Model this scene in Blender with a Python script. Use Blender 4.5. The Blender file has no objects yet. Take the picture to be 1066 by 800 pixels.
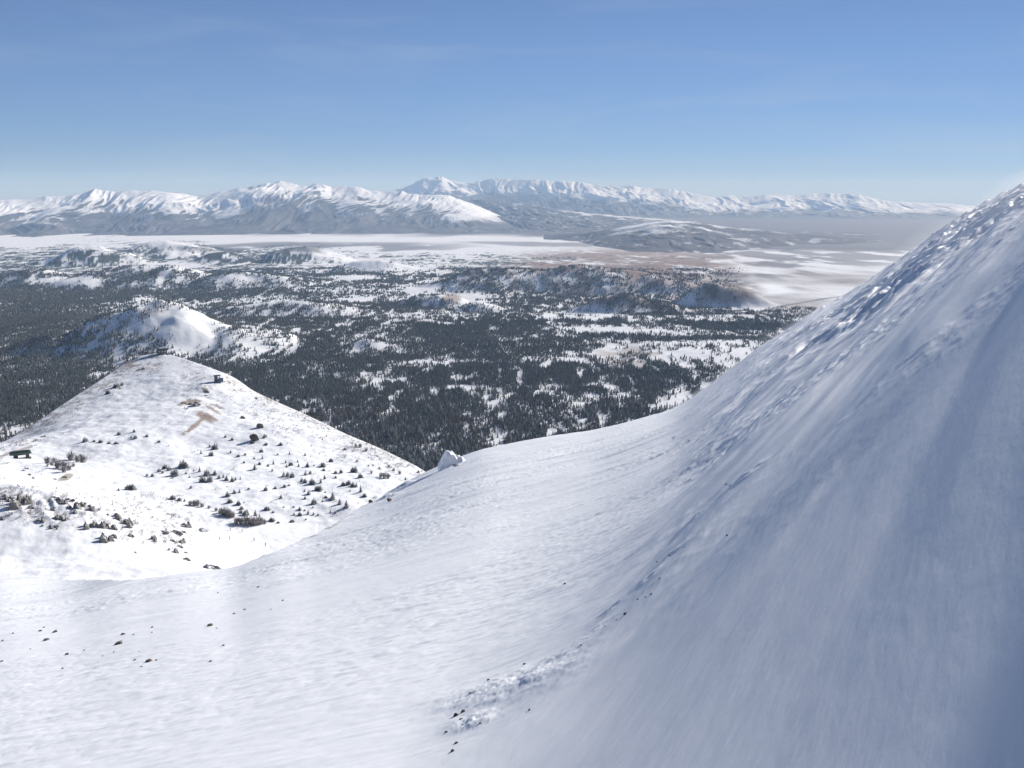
import bpy, bmesh, math, random
import numpy as np
from mathutils import Vector, Matrix

# ------------------------------------------------------------------ camera, sky, sun, exposure
scene = bpy.context.scene
F_PX, CU, CV = 1036.0, 533.0, 400.0          # focal length and centre in photo pixels
TILT = math.atan2(400 - 205, F_PX)           # camera looks down this much
SUN_EL, SUN_AZ = math.radians(24), math.radians(45)   # azimuth clockwise from the view direction (+Y)

cam_d = bpy.data.cameras.new("camera")
cam = bpy.data.objects.new("camera", cam_d)
scene.collection.objects.link(cam)
cam_d.sensor_width = 36.0
cam_d.lens = 36.0 * F_PX / 1066.0
cam_d.clip_start = 0.1
cam_d.clip_end = 300000
cam.location = (0, 0, 0)
cam.rotation_euler = (math.pi / 2 - TILT, 0, 0)
scene.camera = cam

world = bpy.data.worlds.new("World")
scene.world = world
world.use_nodes = True
wn = world.node_tree
bg = wn.nodes["Background"]
sky = wn.nodes.new("ShaderNodeTexSky")
sky.sky_type = 'NISHITA'
sky.sun_disc = False
sky.sun_elevation = SUN_EL
sky.sun_rotation = SUN_AZ
sky.altitude = 3300
sky.air_density = 1.0
sky.dust_density = 0.0
sky.ozone_density = 3.5
tint = wn.nodes.new("ShaderNodeMix"); tint.data_type = 'RGBA'; tint.blend_type = 'MULTIPLY'; tint.inputs["Factor"].default_value = 1.0
tint.inputs["B"].default_value = (0.98, 0.95, 0.99, 1)
wn.links.new(sky.outputs[0], tint.inputs["A"])
w_tc = wn.nodes.new("ShaderNodeTexCoord"); w_mp = wn.nodes.new("ShaderNodeMapping")
w_mp.inputs["Scale"].default_value = (2.2, 2.2, 17.0); w_mp.inputs["Rotation"].default_value = (0.05, -0.06, 0.4)
w_no = wn.nodes.new("ShaderNodeTexNoise"); w_no.inputs["Scale"].default_value = 1.6; w_no.inputs["Detail"].default_value = 7; w_no.inputs["Distortion"].default_value = 0.6
w_mr = wn.nodes.new("ShaderNodeMapRange"); w_mr.inputs["From Min"].default_value = 0.5; w_mr.inputs["From Max"].default_value = 0.85; w_mr.inputs["To Max"].default_value = 0.30
wisp = wn.nodes.new("ShaderNodeMix"); wisp.data_type = 'RGBA'; wisp.inputs["B"].default_value = (4.8, 5.6, 6.8, 1)      # thin high cloud
wn.links.new(w_tc.outputs["Generated"], w_mp.inputs["Vector"]); wn.links.new(w_mp.outputs[0], w_no.inputs["Vector"])
wn.links.new(w_no.outputs["Fac"], w_mr.inputs["Value"]); wn.links.new(w_mr.outputs[0], wisp.inputs["Factor"])
# the sky of the photograph is an even blue: less of the pale band at the horizon and towards the sun
w_sx = wn.nodes.new("ShaderNodeSeparateXYZ"); wn.links.new(w_tc.outputs["Generated"], w_sx.inputs[0])
w_el = wn.nodes.new("ShaderNodeMapRange"); w_el.interpolation_type = 'SMOOTHSTEP'; w_el.inputs["From Min"].default_value = -0.03; w_el.inputs["From Max"].default_value = 0.17
wn.links.new(w_sx.outputs["Z"], w_el.inputs["Value"])
w_ec = wn.nodes.new("ShaderNodeMix"); w_ec.data_type = 'RGBA'; w_ec.inputs["A"].default_value = (0.56, 0.66, 0.86, 1); w_ec.inputs["B"].default_value = (0.90, 0.93, 1.0, 1)
wn.links.new(w_el.outputs[0], w_ec.inputs["Factor"])
w_ax = wn.nodes.new("ShaderNodeMapRange"); w_ax.inputs["From Min"].default_value = -0.4; w_ax.inputs["From Max"].default_value = 0.6; w_ax.inputs["To Min"].default_value = 1.0; w_ax.inputs["To Max"].default_value = 0.72
wn.links.new(w_sx.outputs["X"], w_ax.inputs["Value"])
w_m1 = wn.nodes.new("ShaderNodeMix"); w_m1.data_type = 'RGBA'; w_m1.blend_type = 'MULTIPLY'; w_m1.inputs["Factor"].default_value = 1.0
wn.links.new(tint.outputs["Result"], w_m1.inputs["A"]); wn.links.new(w_ec.outputs["Result"], w_m1.inputs["B"])
w_m2 = wn.nodes.new("ShaderNodeMix"); w_m2.data_type = 'RGBA'; w_m2.blend_type = 'MULTIPLY'; w_m2.inputs["Factor"].default_value = 1.0
wn.links.new(w_m1.outputs["Result"], w_m2.inputs["A"]); wn.links.new(w_ax.outputs[0], w_m2.inputs["B"])
wn.links.new(w_m2.outputs["Result"], wisp.inputs["A"])
wn.links.new(wisp.outputs["Result"], bg.inputs[0])
bg.inputs[1].default_value = 0.071

sun_d = bpy.data.lights.new("sun", 'SUN')
sun = bpy.data.objects.new("sun", sun_d)
scene.collection.objects.link(sun)
sun_d.energy = 5.0
sun_d.angle = math.radians(0.5)
sun_d.color = (1.0, 0.965, 0.92)
sdir = Vector((math.sin(SUN_AZ) * math.cos(SUN_EL), math.cos(SUN_AZ) * math.cos(SUN_EL), math.sin(SUN_EL)))
sun.rotation_euler = sdir.to_track_quat('Z', 'Y').to_euler()

scene.view_settings.view_transform = 'Standard'
scene.view_settings.look = 'None'
scene.view_settings.exposure = 0.42
scene.view_settings.gamma = 1.0
scene.cycles.use_denoising = True
scene.cycles.max_bounces = 6
scene.cycles.diffuse_bounces = 3
scene.cycles.volume_bounces = 2

# ------------------------------------------------------------------ helpers: pixels, noise
cT, sT = math.cos(TILT), math.sin(TILT)

def px_dir(u, v):
    a = (np.asarray(u, float) - CU) / F_PX
    b = (CV - np.asarray(v, float)) / F_PX
    return a, cT + b * sT, -sT + b * cT

def at(u, v, Y):
    X, Yd, Z = px_dir(u, v)
    t = Y / Yd
    return X * t, Y, Z * t

def pix(x, y, z):
    x, y, z = (np.asarray(k, float) for k in (x, y, z))
    c = y * cT - z * sT
    b = y * sT + z * cT
    c = np.maximum(c, 1e-3)
    return CU + F_PX * x / c, CV - F_PX * b / c

def hash2(ix, iy, seed):
    h = (ix.astype(np.int64) * 374761393 + iy.astype(np.int64) * 668265263 + seed * 144665) & 0xFFFFFFFF
    h = ((h ^ (h >> 13)) * 1274126177) & 0xFFFFFFFF
    h = ((h ^ (h >> 15)) * 2246822519) & 0xFFFFFFFF
    return ((h ^ (h >> 16)) & 0xFFFF) / 65535.0

def noise(x, y, seed=0):
    """gradient noise about -0.7..0.7"""
    x = np.asarray(x, float); y = np.asarray(y, float)
    ix = np.floor(x); iy = np.floor(y)
    fx = x - ix; fy = y - iy
    ux = fx * fx * fx * (fx * (fx * 6 - 15) + 10)
    uy = fy * fy * fy * (fy * (fy * 6 - 15) + 10)
    def g(dx, dy):
        a = hash2(ix + dx, iy + dy, seed) * 2 * math.pi
        return np.cos(a) * (fx - dx) + np.sin(a) * (fy - dy)
    n0 = g(0, 0) * (1 - ux) + g(1, 0) * ux
    n1 = g(0, 1) * (1 - ux) + g(1, 1) * ux
    return n0 * (1 - uy) + n1 * uy

def fbm(x, y, octs=4, seed=0, gain=0.5, lac=2.07):
    s = 0; a = 1.0; f = 1.0
    for k in range(octs):
        s = s + a * noise(x * f + 17.3 * k, y * f - 9.1 * k, seed + k)
        a *= gain; f *= lac
    return s

def ridged(x, y, octs=3, seed=0, gain=0.5):
    s = 0; a = 1.0; f = 1.0; tot = 0
    for k in range(octs):
        s = s + a * (1 - np.minimum(1, 2.0 * np.abs(noise(x * f + 5.3 * k, y * f, seed + k))))
        tot += a; a *= gain; f *= 2.1
    return s / tot

def sstep(a, b, x):
    t = np.clip((x - a) / (b - a), 0, 1)
    return t * t * (3 - 2 * t)

def smax(a, b, k):
    h = np.clip(0.5 + 0.5 * (a - b) / k, 0, 1)
    return b * (1 - h) + a * h + k * h * (1 - h)

# ------------------------------------------------------------------ helpers: meshes, tags
COL = scene.collection

def tag(o, label=None, cat=None, group=None, kind=None):
    if label: o['label'] = label
    if cat: o['category'] = cat
    if group: o['group'] = group
    if kind: o['kind'] = kind
    return o

def np_mesh(name, verts, faces, mat=None, colors=None, smooth=True):
    """faces: (n,k) int array"""
    me = bpy.data.meshes.new(name)
    verts = np.asarray(verts, np.float32); faces = np.asarray(faces, np.int32)
    me.vertices.add(len(verts)); me.vertices.foreach_set("co", verts.ravel())
    n, k = faces.shape
    me.loops.add(n * k); me.loops.foreach_set("vertex_index", faces.ravel())
    me.polygons.add(n); me.polygons.foreach_set("loop_start", np.arange(0, n * k, k, dtype=np.int32))
    me.polygons.foreach_set("use_smooth", np.full(n, smooth, dtype=bool))
    if colors is not None:
        at_ = me.attributes.new("Col", 'FLOAT_COLOR', 'POINT')
        c = np.ones((len(verts), 4), np.float32); c[:, :colors.shape[1]] = colors
        at_.data.foreach_set("color", c.ravel())
    me.update(calc_edges=True)
    if mat: me.materials.append(mat)
    return me

def link(name, me, parent=None, loc=None, rotz=0.0, scale=None):
    o = bpy.data.objects.new(name, me)
    COL.objects.link(o)
    if parent: o.parent = parent
    if loc is not None: o.location = loc
    if rotz: o.rotation_euler = (0, 0, rotz)
    if scale is not None: o.scale = scale
    return o

def grid_faces(nr, nc):
    i = np.arange(nr * nc).reshape(nr, nc)
    return np.stack([i[:-1, :-1], i[:-1, 1:], i[1:, 1:], i[1:, :-1]], -1).reshape(-1, 4)

def bm_mesh(name, bm, mat, smooth=False):
    me = bpy.data.meshes.new(name)
    bmesh.ops.recalc_face_normals(bm, faces=bm.faces)
    for f in bm.faces: f.smooth = smooth
    bm.to_mesh(me); bm.free()
    if mat: me.materials.append(mat)
    return me

def bm_box(bm, c, s, rotz=0.0):
    m = Matrix.Translation(c) @ Matrix.Rotation(rotz, 4, 'Z') @ Matrix.Diagonal((s[0], s[1], s[2], 1))
    return bmesh.ops.create_cube(bm, size=1.0, matrix=m)['verts']

# ------------------------------------------------------------------ materials
def new_mat(name):
    m = bpy.data.materials.new(name); m.use_nodes = True
    nt = m.node_tree
    b = nt.nodes["Principled BSDF"]
    return m, nt, b

def flat_mat(name, col, rough=0.7, var=0.25, scale=3.0, bump=0.0):
    m, nt, b = new_mat(name)
    tc = nt.nodes.new("ShaderNodeTexCoord")
    n = nt.nodes.new("ShaderNodeTexNoise"); n.inputs["Scale"].default_value = scale; n.inputs["Detail"].default_value = 5
    nt.links.new(tc.outputs["Object"], n.inputs["Vector"])
    mr = nt.nodes.new("ShaderNodeMapRange"); mr.inputs["To Min"].default_value = 1 - var; mr.inputs["To Max"].default_value = 1 + var
    nt.links.new(n.outputs["Fac"], mr.inputs["Value"])
    mx = nt.nodes.new("ShaderNodeMix"); mx.data_type = 'RGBA'; mx.blend_type = 'MULTIPLY'; mx.inputs["Factor"].default_value = 1
    mx.inputs["A"].default_value = (*col, 1)
    nt.links.new(mr.outputs[0], mx.inputs["B"])
    nt.links.new(mx.outputs["Result"], b.inputs["Base Color"])
    b.inputs["Roughness"].default_value = rough
    if bump:
        bp = nt.nodes.new("ShaderNodeBump"); bp.inputs["Distance"].default_value = bump; bp.inputs["Strength"].default_value = 0.8
        nt.links.new(n.outputs["Fac"], bp.inputs["Height"]); nt.links.new(bp.outputs[0], b.inputs["Normal"])
    return m

def col_mat(name, rough=0.75, spec=0.2, octs=((0.5, 0.1),), var=0.06, vscale=0.5):
    """vertex base colours with a little fine variation; octs: (noise scale, bump distance) pairs"""
    m, nt, b = new_mat(name)
    a = nt.nodes.new("ShaderNodeAttribute"); a.attribute_name = "Col"
    tc = nt.nodes.new("ShaderNodeTexCoord")
    n = nt.nodes.new("ShaderNodeTexNoise"); n.inputs["Scale"].default_value = vscale; n.inputs["Detail"].default_value = 6
    nt.links.new(tc.outputs["Object"], n.inputs["Vector"])
    mr = nt.nodes.new("ShaderNodeMapRange"); mr.inputs["To Min"].default_value = 1 - var; mr.inputs["To Max"].default_value = 1 + var
    nt.links.new(n.outputs["Fac"], mr.inputs["Value"])
    mx = nt.nodes.new("ShaderNodeMix"); mx.data_type = 'RGBA'; mx.blend_type = 'MULTIPLY'; mx.inputs["Factor"].default_value = 1
    nt.links.new(a.outputs["Color"], mx.inputs["A"]); nt.links.new(mr.outputs[0], mx.inputs["B"])
    nt.links.new(mx.outputs["Result"], b.inputs["Base Color"])
    b.inputs["Roughness"].default_value = rough
    b.inputs["Specular IOR Level"].default_value = spec
    prev = None
    for sc_, d in octs:
        nn = nt.nodes.new("ShaderNodeTexNoise"); nn.inputs["Scale"].default_value = sc_; nn.inputs["Detail"].default_value = 6
        nt.links.new(tc.outputs["Object"], nn.inputs["Vector"])
        bp = nt.nodes.new("ShaderNodeBump"); bp.inputs["Distance"].default_value = d; bp.inputs["Strength"].default_value = 1.0
        nt.links.new(nn.outputs["Fac"], bp.inputs["Height"])
        if prev: nt.links.new(prev.outputs[0], bp.inputs["Normal"])
        prev = bp
    if prev: nt.links.new(prev.outputs[0], b.inputs["Normal"])
    return m, nt, b

SNOW = np.array([0.86, 0.87, 0.885])
snow_mat, s_nt, s_b = col_mat("wind_packed_snow", 0.6, 0.25, ((3.0, 0.010), (13.0, 0.004)), 0.015, 2.0)
hill_mat, _, _ = col_mat("hill_snow", 0.7, 0.2, ((0.25, 0.35), (1.2, 0.1)), 0.04, 0.3)
valley_mat, _, _ = col_mat("valley_ground", 0.85, 0.1, ((0.01, 6.0),), 0.10, 0.02)
range_mat, _, _ = col_mat("mountain_ground", 0.85, 0.1, ((0.003, 16.0), (0.0012, 45.0)), 0.10, 0.004)

def stretch_bumps(nt):
    mp = nt.nodes.new("ShaderNodeMapping"); mp.inputs["Scale"].default_value = (1, 0.2, 1)
    ro = nt.nodes.new("ShaderNodeMapping"); ro.inputs["Rotation"].default_value = (0, 0, math.radians(35))
    tc = next(n for n in nt.nodes if n.type == 'TEX_COORD')
    nt.links.new(tc.outputs["Object"], ro.inputs["Vector"]); nt.links.new(ro.outputs[0], mp.inputs["Vector"])
    for n in nt.nodes:
        if n.type == 'TEX_NOISE' and any(l.to_node.type == 'BUMP' for l in n.outputs[0].links):
            nt.links.new(mp.outputs[0], n.inputs["Vector"])
stretch_bumps(s_nt)

def rock_material(name, col, snow_from=0.55):
    """stone with snow lying on its upward faces"""
    m, nt, b = new_mat(name)
    tc = nt.nodes.new("ShaderNodeTexCoord")
    n = nt.nodes.new("ShaderNodeTexNoise"); n.inputs["Scale"].default_value = 2.5; n.inputs["Detail"].default_value = 8
    nt.links.new(tc.outputs["Object"], n.inputs["Vector"])
    cr = nt.nodes.new("ShaderNodeValToRGB")
    cr.color_ramp.elements[0].position = 0.3; cr.color_ramp.elements[0].color = (*[c * 0.55 for c in col], 1)
    cr.color_ramp.elements[1].position = 0.75; cr.color_ramp.elements[1].color = (*[min(1, c * 1.4) for c in col], 1)
    nt.links.new(n.outputs["Fac"], cr.inputs[0])
    ge = nt.nodes.new("ShaderNodeNewGeometry")
    sx = nt.nodes.new("ShaderNodeSeparateXYZ"); nt.links.new(ge.outputs["Normal"], sx.inputs[0])
    ad = nt.nodes.new("ShaderNodeMath"); ad.operation = 'MULTIPLY_ADD'; ad.inputs[1].default_value = 0.9; 
    nt.links.new(n.outputs["Fac"], ad.inputs[0]); nt.links.new(sx.outputs["Z"], ad.inputs[2])
    mr = nt.nodes.new("ShaderNodeMapRange"); mr.inputs["From Min"].default_value = snow_from + 0.42; mr.inputs["From Max"].default_value = snow_from + 0.54
    nt.links.new(ad.outputs[0], mr.inputs["Value"])
    mx = nt.nodes.new("ShaderNodeMix"); mx.data_type = 'RGBA'
    nt.links.new(mr.outputs[0], mx.inputs["Factor"]); nt.links.new(cr.outputs[0], mx.inputs["A"]); mx.inputs["B"].default_value = (*SNOW, 1)
    nt.links.new(mx.outputs["Result"], b.inputs["Base Color"])
    b.inputs["Roughness"].default_value = 0.9
    bp = nt.nodes.new("ShaderNodeBump"); bp.inputs["Distance"].default_value = 0.2
    nt.links.new(n.outputs["Fac"], bp.inputs["Height"]); nt.links.new(bp.outputs[0], b.inputs["Normal"])
    return m

rock_dark = rock_material("dark_stone", (0.15, 0.12, 0.10), 1.2)
rock_tan = rock_material("tan_stone", (0.30, 0.23, 0.16), 1.2)
rock_snowy = rock_material("snowy_outcrop_stone", (0.20, 0.185, 0.175), 0.62)
rock_rime = rock_material("rimed_boulder_stone", (0.25, 0.24, 0.23), -0.42)

# ------------------------------------------------------------------ near slope: analytic height
EDGE = np.array([  # photo pixel on the skyline of the near slope, and its depth
    (-260, 640, 105), (-120, 610, 112), (0, 597, 120), (75, 604, 125), (150, 603, 128), (240, 592, 132), (320, 561, 138),
    (390, 521, 145), (430, 498, 150), (465, 481, 155), (500, 468, 160), (560, 457, 165), (620, 448, 172),
    (680, 433, 182), (705, 425, 185), (740, 400, 172), (790, 362, 150), (840, 331, 130), (900, 296, 110),
    (960, 254, 96), (1020, 216, 82), (1066, 189, 74), (1200, 112, 60), (1400, 20, 50)], float)
_X, _Y, _Z = px_dir(EDGE[:, 0], EDGE[:, 1])
E_AZ = np.arctan2(_X, _Y)
E_R = EDGE[:, 2] / np.cos(E_AZ)
E_E = _Z / np.hypot(_X, _Y)                     # z / r wanted on the skyline
EYE = 2.0
LOW_X, LOW_Y, LOW_H = 0.219, -0.253, 2.7      # the open slope: gradients and depth under the eye
for _k in range(len(EDGE)):                     # the skyline lies where that slope meets its rays
    if EDGE[_k, 0] < 700:
        _d = LOW_X * math.sin(E_AZ[_k]) + LOW_Y * math.cos(E_AZ[_k]) - E_E[_k]
        E_R[_k] = np.clip(LOW_H / max(_d, 0.01), 48, 190)

_TABLES = {}
def smooth_interp(x, xp, fp, w):
    """piecewise linear, softened by averaging over +-w"""
    key = (float(w), float(fp[0]), float(fp[-1]), len(fp))
    if key not in _TABLES:
        g = np.linspace(-2.2, 2.2, 8801); f = np.interp(g, xp, fp)
        k = np.arange(-int(3 * w / 5e-4) - 1, int(3 * w / 5e-4) + 2) * 5e-4
        ker = np.exp(-0.5 * (k / w) ** 2); ker /= ker.sum()
        n = len(k) // 2
        _TABLES[key] = (g, np.convolve(np.pad(f, n, mode='edge'), ker, 'valid'))
    g, f = _TABLES[key]
    return np.interp(x, g, f)

def near_base(x, y):
    r = np.maximum(np.hypot(x, y), 0.3); az = np.arctan2(x, y)
    s, c = np.sin(az), np.cos(az)
    def slopes(s, c, r):
        g1 = 0.685 * s - 0.3315 * c
        g1 = g1 + 0.13 * np.maximum(0, s * r - 0.5) ** 2 / r * np.exp(-r / 9)
        g2 = LOW_X * s + LOW_Y * c - (LOW_H - EYE) / r
        return g1, g2
    g1, g2 = slopes(s, c, r)
    g = smax(g1, g2, 0.06)
    re = smooth_interp(az, E_AZ, E_R, 0.035)
    ee = smooth_interp(az, E_AZ, E_E, 0.010)
    h1, h2 = slopes(s, c, re)
    delta = ee - (smax(h1, h2, 0.06) - EYE / re)
    w = np.clip(np.log(r / 9.0) / np.log(re / 9.0), 0, 1.0)
    z = -EYE + r * (g + delta * w * w * (3 - 2 * w))
    over = np.maximum(0, r - re)
    z = z - 0.95 * over * over / (over + 7.0)
    bank = sstep(-0.01, 0.08, g1 - g2)
    return z, r, re, az, bank

def base_hit(u, v):
    X, Yd, Z = px_dir(u, v); k = math.hypot(X, Yd)
    t = np.geomspace(2, 240, 4000)
    xx, yy = X / k * t, Yd / k * t
    i = int(np.argmax(Z / k * t < near_base(xx, yy)[0]))
    return float(xx[i]), float(yy[i])
MOUNDS = []      # drifts broken by the wind: length, width (in px at that depth), height in metres, turn
for (u, v, l, w, h, a) in [(525, 718, 42, 42, 0.012, 0.9), (492, 752, 18, 16, 0.008, 0.9), (565, 700, 44, 22, 0.006, 0.9), (610, 668, 26, 9, .0035, .9), (640, 636, 22, 8, .004, .9), (672, 612, 18, 8, .0045, .9), (700, 585, 16, 8, .004, .9), (720, 548, 14, 6, .004, .9), (775, 505, 20, 8, .005, .9), (745, 480, 14, 6, .004, .9),
                           (420, 507, 9, 8, 0.006, 0.6), (434, 496, 9, 7, 0.005, 0.6), (404, 519, 9, 7, 0.005, 0.6), (447, 489, 9, 6, 0.004, 0.6)]:
    _x, _y = base_hit(u, v); _r = math.hypot(_x, _y); m_ = _r / F_PX
    MOUNDS.append((_x, _y, l * m_ * 1.3, w * m_ * 2.0, h * _r, a))

def near_height(x, y):
    z, r, re, az, bank = near_base(x, y)
    # wind direction along the bank, and across it
    dx, dy = 0.575, 0.818
    p = x * dx + y * dy; q = x * dy - y * dx
    far = sstep(8, 45, r)
    warp = fbm(p / 9, q / 5, 2, 91)
    streak = fbm(q / 1.1 + warp * 0.8, p / 9.0, 3, 3)
    streak2 = fbm(q / 0.30 + warp, p / 3.0, 2, 13)
    lumps = ridged(q / 2.2 + warp * 0.7, p / 5.5, 3, 23) - 0.55
    rough = sstep(-0.15, 0.35, fbm(x / 18, y / 18, 2, 31)) 
    rise = sstep(11, 38, r) * sstep(0.04, 0.22, az)
    groove = fbm(q / 3.6 + warp * 0.5, p / 30.0, 2, 33) + (1 - far) * (0.38 * fbm(q / 0.75 + warp * 0.4, p / 9.0, 2, 37) + 0.5 * fbm(q / 1.7 + warp * 0.4, p / 14.0, 2, 39))
    d_bank = (groove * (0.24 + 0.18 * far) + streak * (0.05 + 0.20 * far) + streak2 * (0.003 + 0.02 * far)
              + (ridged(q / 0.8 + warp, p / 2.4, 3, 27) - 0.55) * 0.18 * rise * rough + (ridged(q / 0.36 + warp, p / 1.0, 3, 29) - 0.55) * 0.09 * sstep(6, 22, r) * sstep(-0.2, 0.3, fbm(x / 7, y / 7, 3, 35)) + lumps * far * 0.72 * rise * (0.35 + 0.65 * rough))
    u1 = x * 0.96 + y * 0.28; u2 = -x * 0.28 + y * 0.96      # drift lines on the open slope
    wv = fbm(u1 / 7, u2 / 7, 2, 5)
    drift = fbm(u2 / 2.2 + 0.9 * wv, u1 / 9.0, 3, 43)
    ripple = ridged(u2 / 0.85 + wv * 0.8, u1 / 3.6, 3, 47) - 0.55
    crust = np.abs(fbm(u2 / 0.26 + wv, u1 / 0.9, 3, 53, 0.6)) - 0.2
    patch = sstep(-0.25, 0.3, fbm(x / 11, y / 11, 3, 57))
    swell = fbm(x / 22, y / 22, 2, 63)
    nearf = sstep(1.5, 12, r)
    d_slope = drift * (0.03 + 0.13 * sstep(10, 60, r)) + (ripple * (0.03 + 0.05 * sstep(8, 50, r)) + crust * (0.030 + 0.05 * sstep(8, 50, r))) * (0.35 + 0.65 * patch) + swell * 0.4 * sstep(10, 60, r)
    lump = 0
    for (mx, my, ml, mw, mh, ma) in MOUNDS:
        a_ = (x - mx) * math.cos(ma) + (y - my) * math.sin(ma); b_ = -(x - mx) * math.sin(ma) + (y - my) * math.cos(ma)
        f_ = np.exp(-(a_ / ml) ** 2 - (b_ / mw) ** 2)
        lump = lump + mh * f_ * (0.55 + 0.55 * fbm(x / mw, y / mw, 2, 97) + 0.30 * np.abs(fbm(x / (mw * 0.4), y / (mw * 0.4), 4, 99, 0.6)))
    z = z + lump
    fade = 1 - 0.35 * np.exp(-((r - re) / (0.05 * re)) ** 2) * (1 - bank)
    return z + (d_bank * bank + d_slope * (1 - bank) * fade) * nearf

# ------------------------------------------------------------------ middle ground: bowl and hill
MID = [  # u, v, depth
    (-160, 640, 330), (0, 597, 395), (80, 590, 410), (160, 590, 425), (0, 562, 445), (80, 567, 445), (150, 580, 452), (215, 590, 458),
    (-120, 500, 500), (0, 503, 492), (60, 517, 490), (125, 536, 497), (180, 555, 492), (230, 580, 480),
    (0, 496, 560), (70, 510, 560), (130, 527, 548), (190, 548, 530), (240, 572, 510), (280, 572, 520),
    (-100, 470, 700), (22, 476, 680), (100, 505, 595), (60, 494, 610), (200, 500, 640), (160, 515, 585), (250, 545, 550), (300, 520, 610), (320, 548, 565),
    (360, 525, 600), (400, 500, 680), (430, 487, 735), (270, 505, 635),
    (300, 450, 800), (250, 470, 730), (350, 480, 735), (200, 460, 755), (120, 440, 800), (60, 455, 755),
    (0, 462, 790), (50, 432, 860), (100, 399, 960), (130, 378, 1030), (155, 366, 1060), (185, 371, 1045),
    (227, 394, 950), (200, 400, 935), (160, 400, 940), (260, 405, 955), (310, 428, 900), (360, 452, 840), (400, 469, 790), (440, 489, 742)]
_m = np.array([at(*k) for k in MID])
_extra = np.array([(-60, 230, -166), (-150, 260, -158), (0, 260, -178), (60, 300, -195), (40, 450, -215), (80, 600, -235), (-300, 420, -150), (-500, 700, -190), (-20, 380, -180)], float)
MP = np.vstack([_m, _extra])

def rbf_fit(P, lam=1.0):
    n = len(P); xy = P[:, :2] / 100.0
    d2 = ((xy[:, None] - xy[None]) ** 2).sum(-1)
    K = np.where(d2 > 0, 0.5 * d2 * np.log(np.maximum(d2, 1e-12)), 0) + lam * 0.01 * np.eye(n)
    Q = np.hstack([np.ones((n, 1)), xy])
    A = np.block([[K, Q], [Q.T, np.zeros((3, 3))]])
    return xy, np.linalg.solve(A, np.concatenate([P[:, 2], np.zeros(3)]))
M_XY, M_W = rbf_fit(MP, 1.5)

MEDGE = np.array([(-200, 500, 700), (-60, 490, 760), (0, 462, 790), (50, 432, 860), (100, 399, 960), (130, 378, 1030), (155, 366, 1060),
                  (185, 371, 1045), (227, 388, 990), (260, 405, 955), (310, 428, 900), (360, 452, 840), (400, 469, 790), (440, 489, 742),
                  (470, 500, 640), (520, 500, 560), (700, 500, 480)], float)
_X, _Y, _Z = px_dir(MEDGE[:, 0], MEDGE[:, 1])
ME_AZ = np.arctan2(_X, _Y); ME_R = MEDGE[:, 2] / np.cos(ME_AZ)

def mid_base(x, y):
    sh = np.shape(x)
    X = np.ravel(x) / 100.0; Y = np.ravel(y) / 100.0
    out = np.empty(len(X))
    for i in range(0, len(X), 60000):
        d2 = (X[i:i + 60000, None] - M_XY[None, :, 0]) ** 2 + (Y[i:i + 60000, None] - M_XY[None, :, 1]) ** 2
        K = 0.5 * d2 * np.log(np.maximum(d2, 1e-12))
        out[i:i + 60000] = K @ M_W[:-3] + M_W[-3] + M_W[-2] * X[i:i + 60000] + M_W[-1] * Y[i:i + 60000]
    return out.reshape(sh)

def mid_height(x, y):
    r = np.hypot(x, y); az = np.arctan2(x, y)
    re = smooth_interp(az, ME_AZ, ME_R, 0.006)
    k = np.minimum(1, re / np.maximum(r, 1))           # hold the fit beyond the skyline
    z = mid_base(x * k, y * k)
    over = np.maximum(0, r - re)
    z = z - over * 0.22 - 0.62 * over * over / (over + 30.0)
    n = fbm(x / 60, y / 60, 4, 71) * 3.0 + fbm(x / 9, y / 9, 3, 77) * 0.45
    u, v = pix(x, y, z)
    piste = np.exp(-((v - (497 + 0.19 * u)) / 12) ** 2) * (u < 330)
    knoll = np.exp(-((u - 95) / 110) ** 2 - ((v - (530 + 0.16 * (u - 95))) / 20) ** 2)
    return z + n * (1 - 0.85 * piste) * sstep(1.0, 0.9, r / re) + knoll * (ridged(x / 12, y / 12, 3, 79) - 0.5) * 4.0

# ------------------------------------------------------------------ valley ground
def z0(r):
    return -835 - 245 * sstep(2500, 21000, r)

def ray_flat(u, v):
    X, Yd, Z = px_dir(u, v); h = math.hypot(X, Yd)
    r = 4000.0
    for _ in range(60):
        r = 0.5 * r + 0.5 * (float(z0(r)) / (Z / h))
    return math.atan2(X, Yd), r, Z / h

HILLS = []
for (u, vb, vt, hw, asp) in [
        (168, 376, 304, 96, 1.6), (248, 376, 326, 80, 1.6), (60, 372, 335, 60, 0.9), (387, 367, 341, 46, 0.9), (455, 322, 296, 46, 1.0), (500, 326, 306, 36, 1.0),
        (100, 276, 251, 46, 1.2), (172, 268, 247, 52, 1.2), (232, 274, 258, 34, 1.2), (315, 274, 253, 44, 1.2), (385, 284, 268, 44, 1.0),
        (535, 303, 275, 85, 0.8), (610, 304, 272, 110, 0.7), (690, 306, 282, 90, 0.7), (752, 319, 291, 44, 0.5), (650, 326, 302, 54, 0.7),
        (150, 300, 275, 80, 0.7), (40, 300, 280, 60, 0.7), (300, 330, 312, 70, 0.6), (260, 300, 284, 60, 0.7)]:
    az, rb, _ = ray_flat(u, vb)
    rad = hw / F_PX * rb * 1.25
    rc = rb + rad * asp * 0.75
    X, Yd, Z = px_dir(u, vt)
    top = Z / math.hypot(X, Yd) * rc
    HILLS.append((az, rc, rad, rad * asp, max(20.0, top - float(z0(rc)))))

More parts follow.
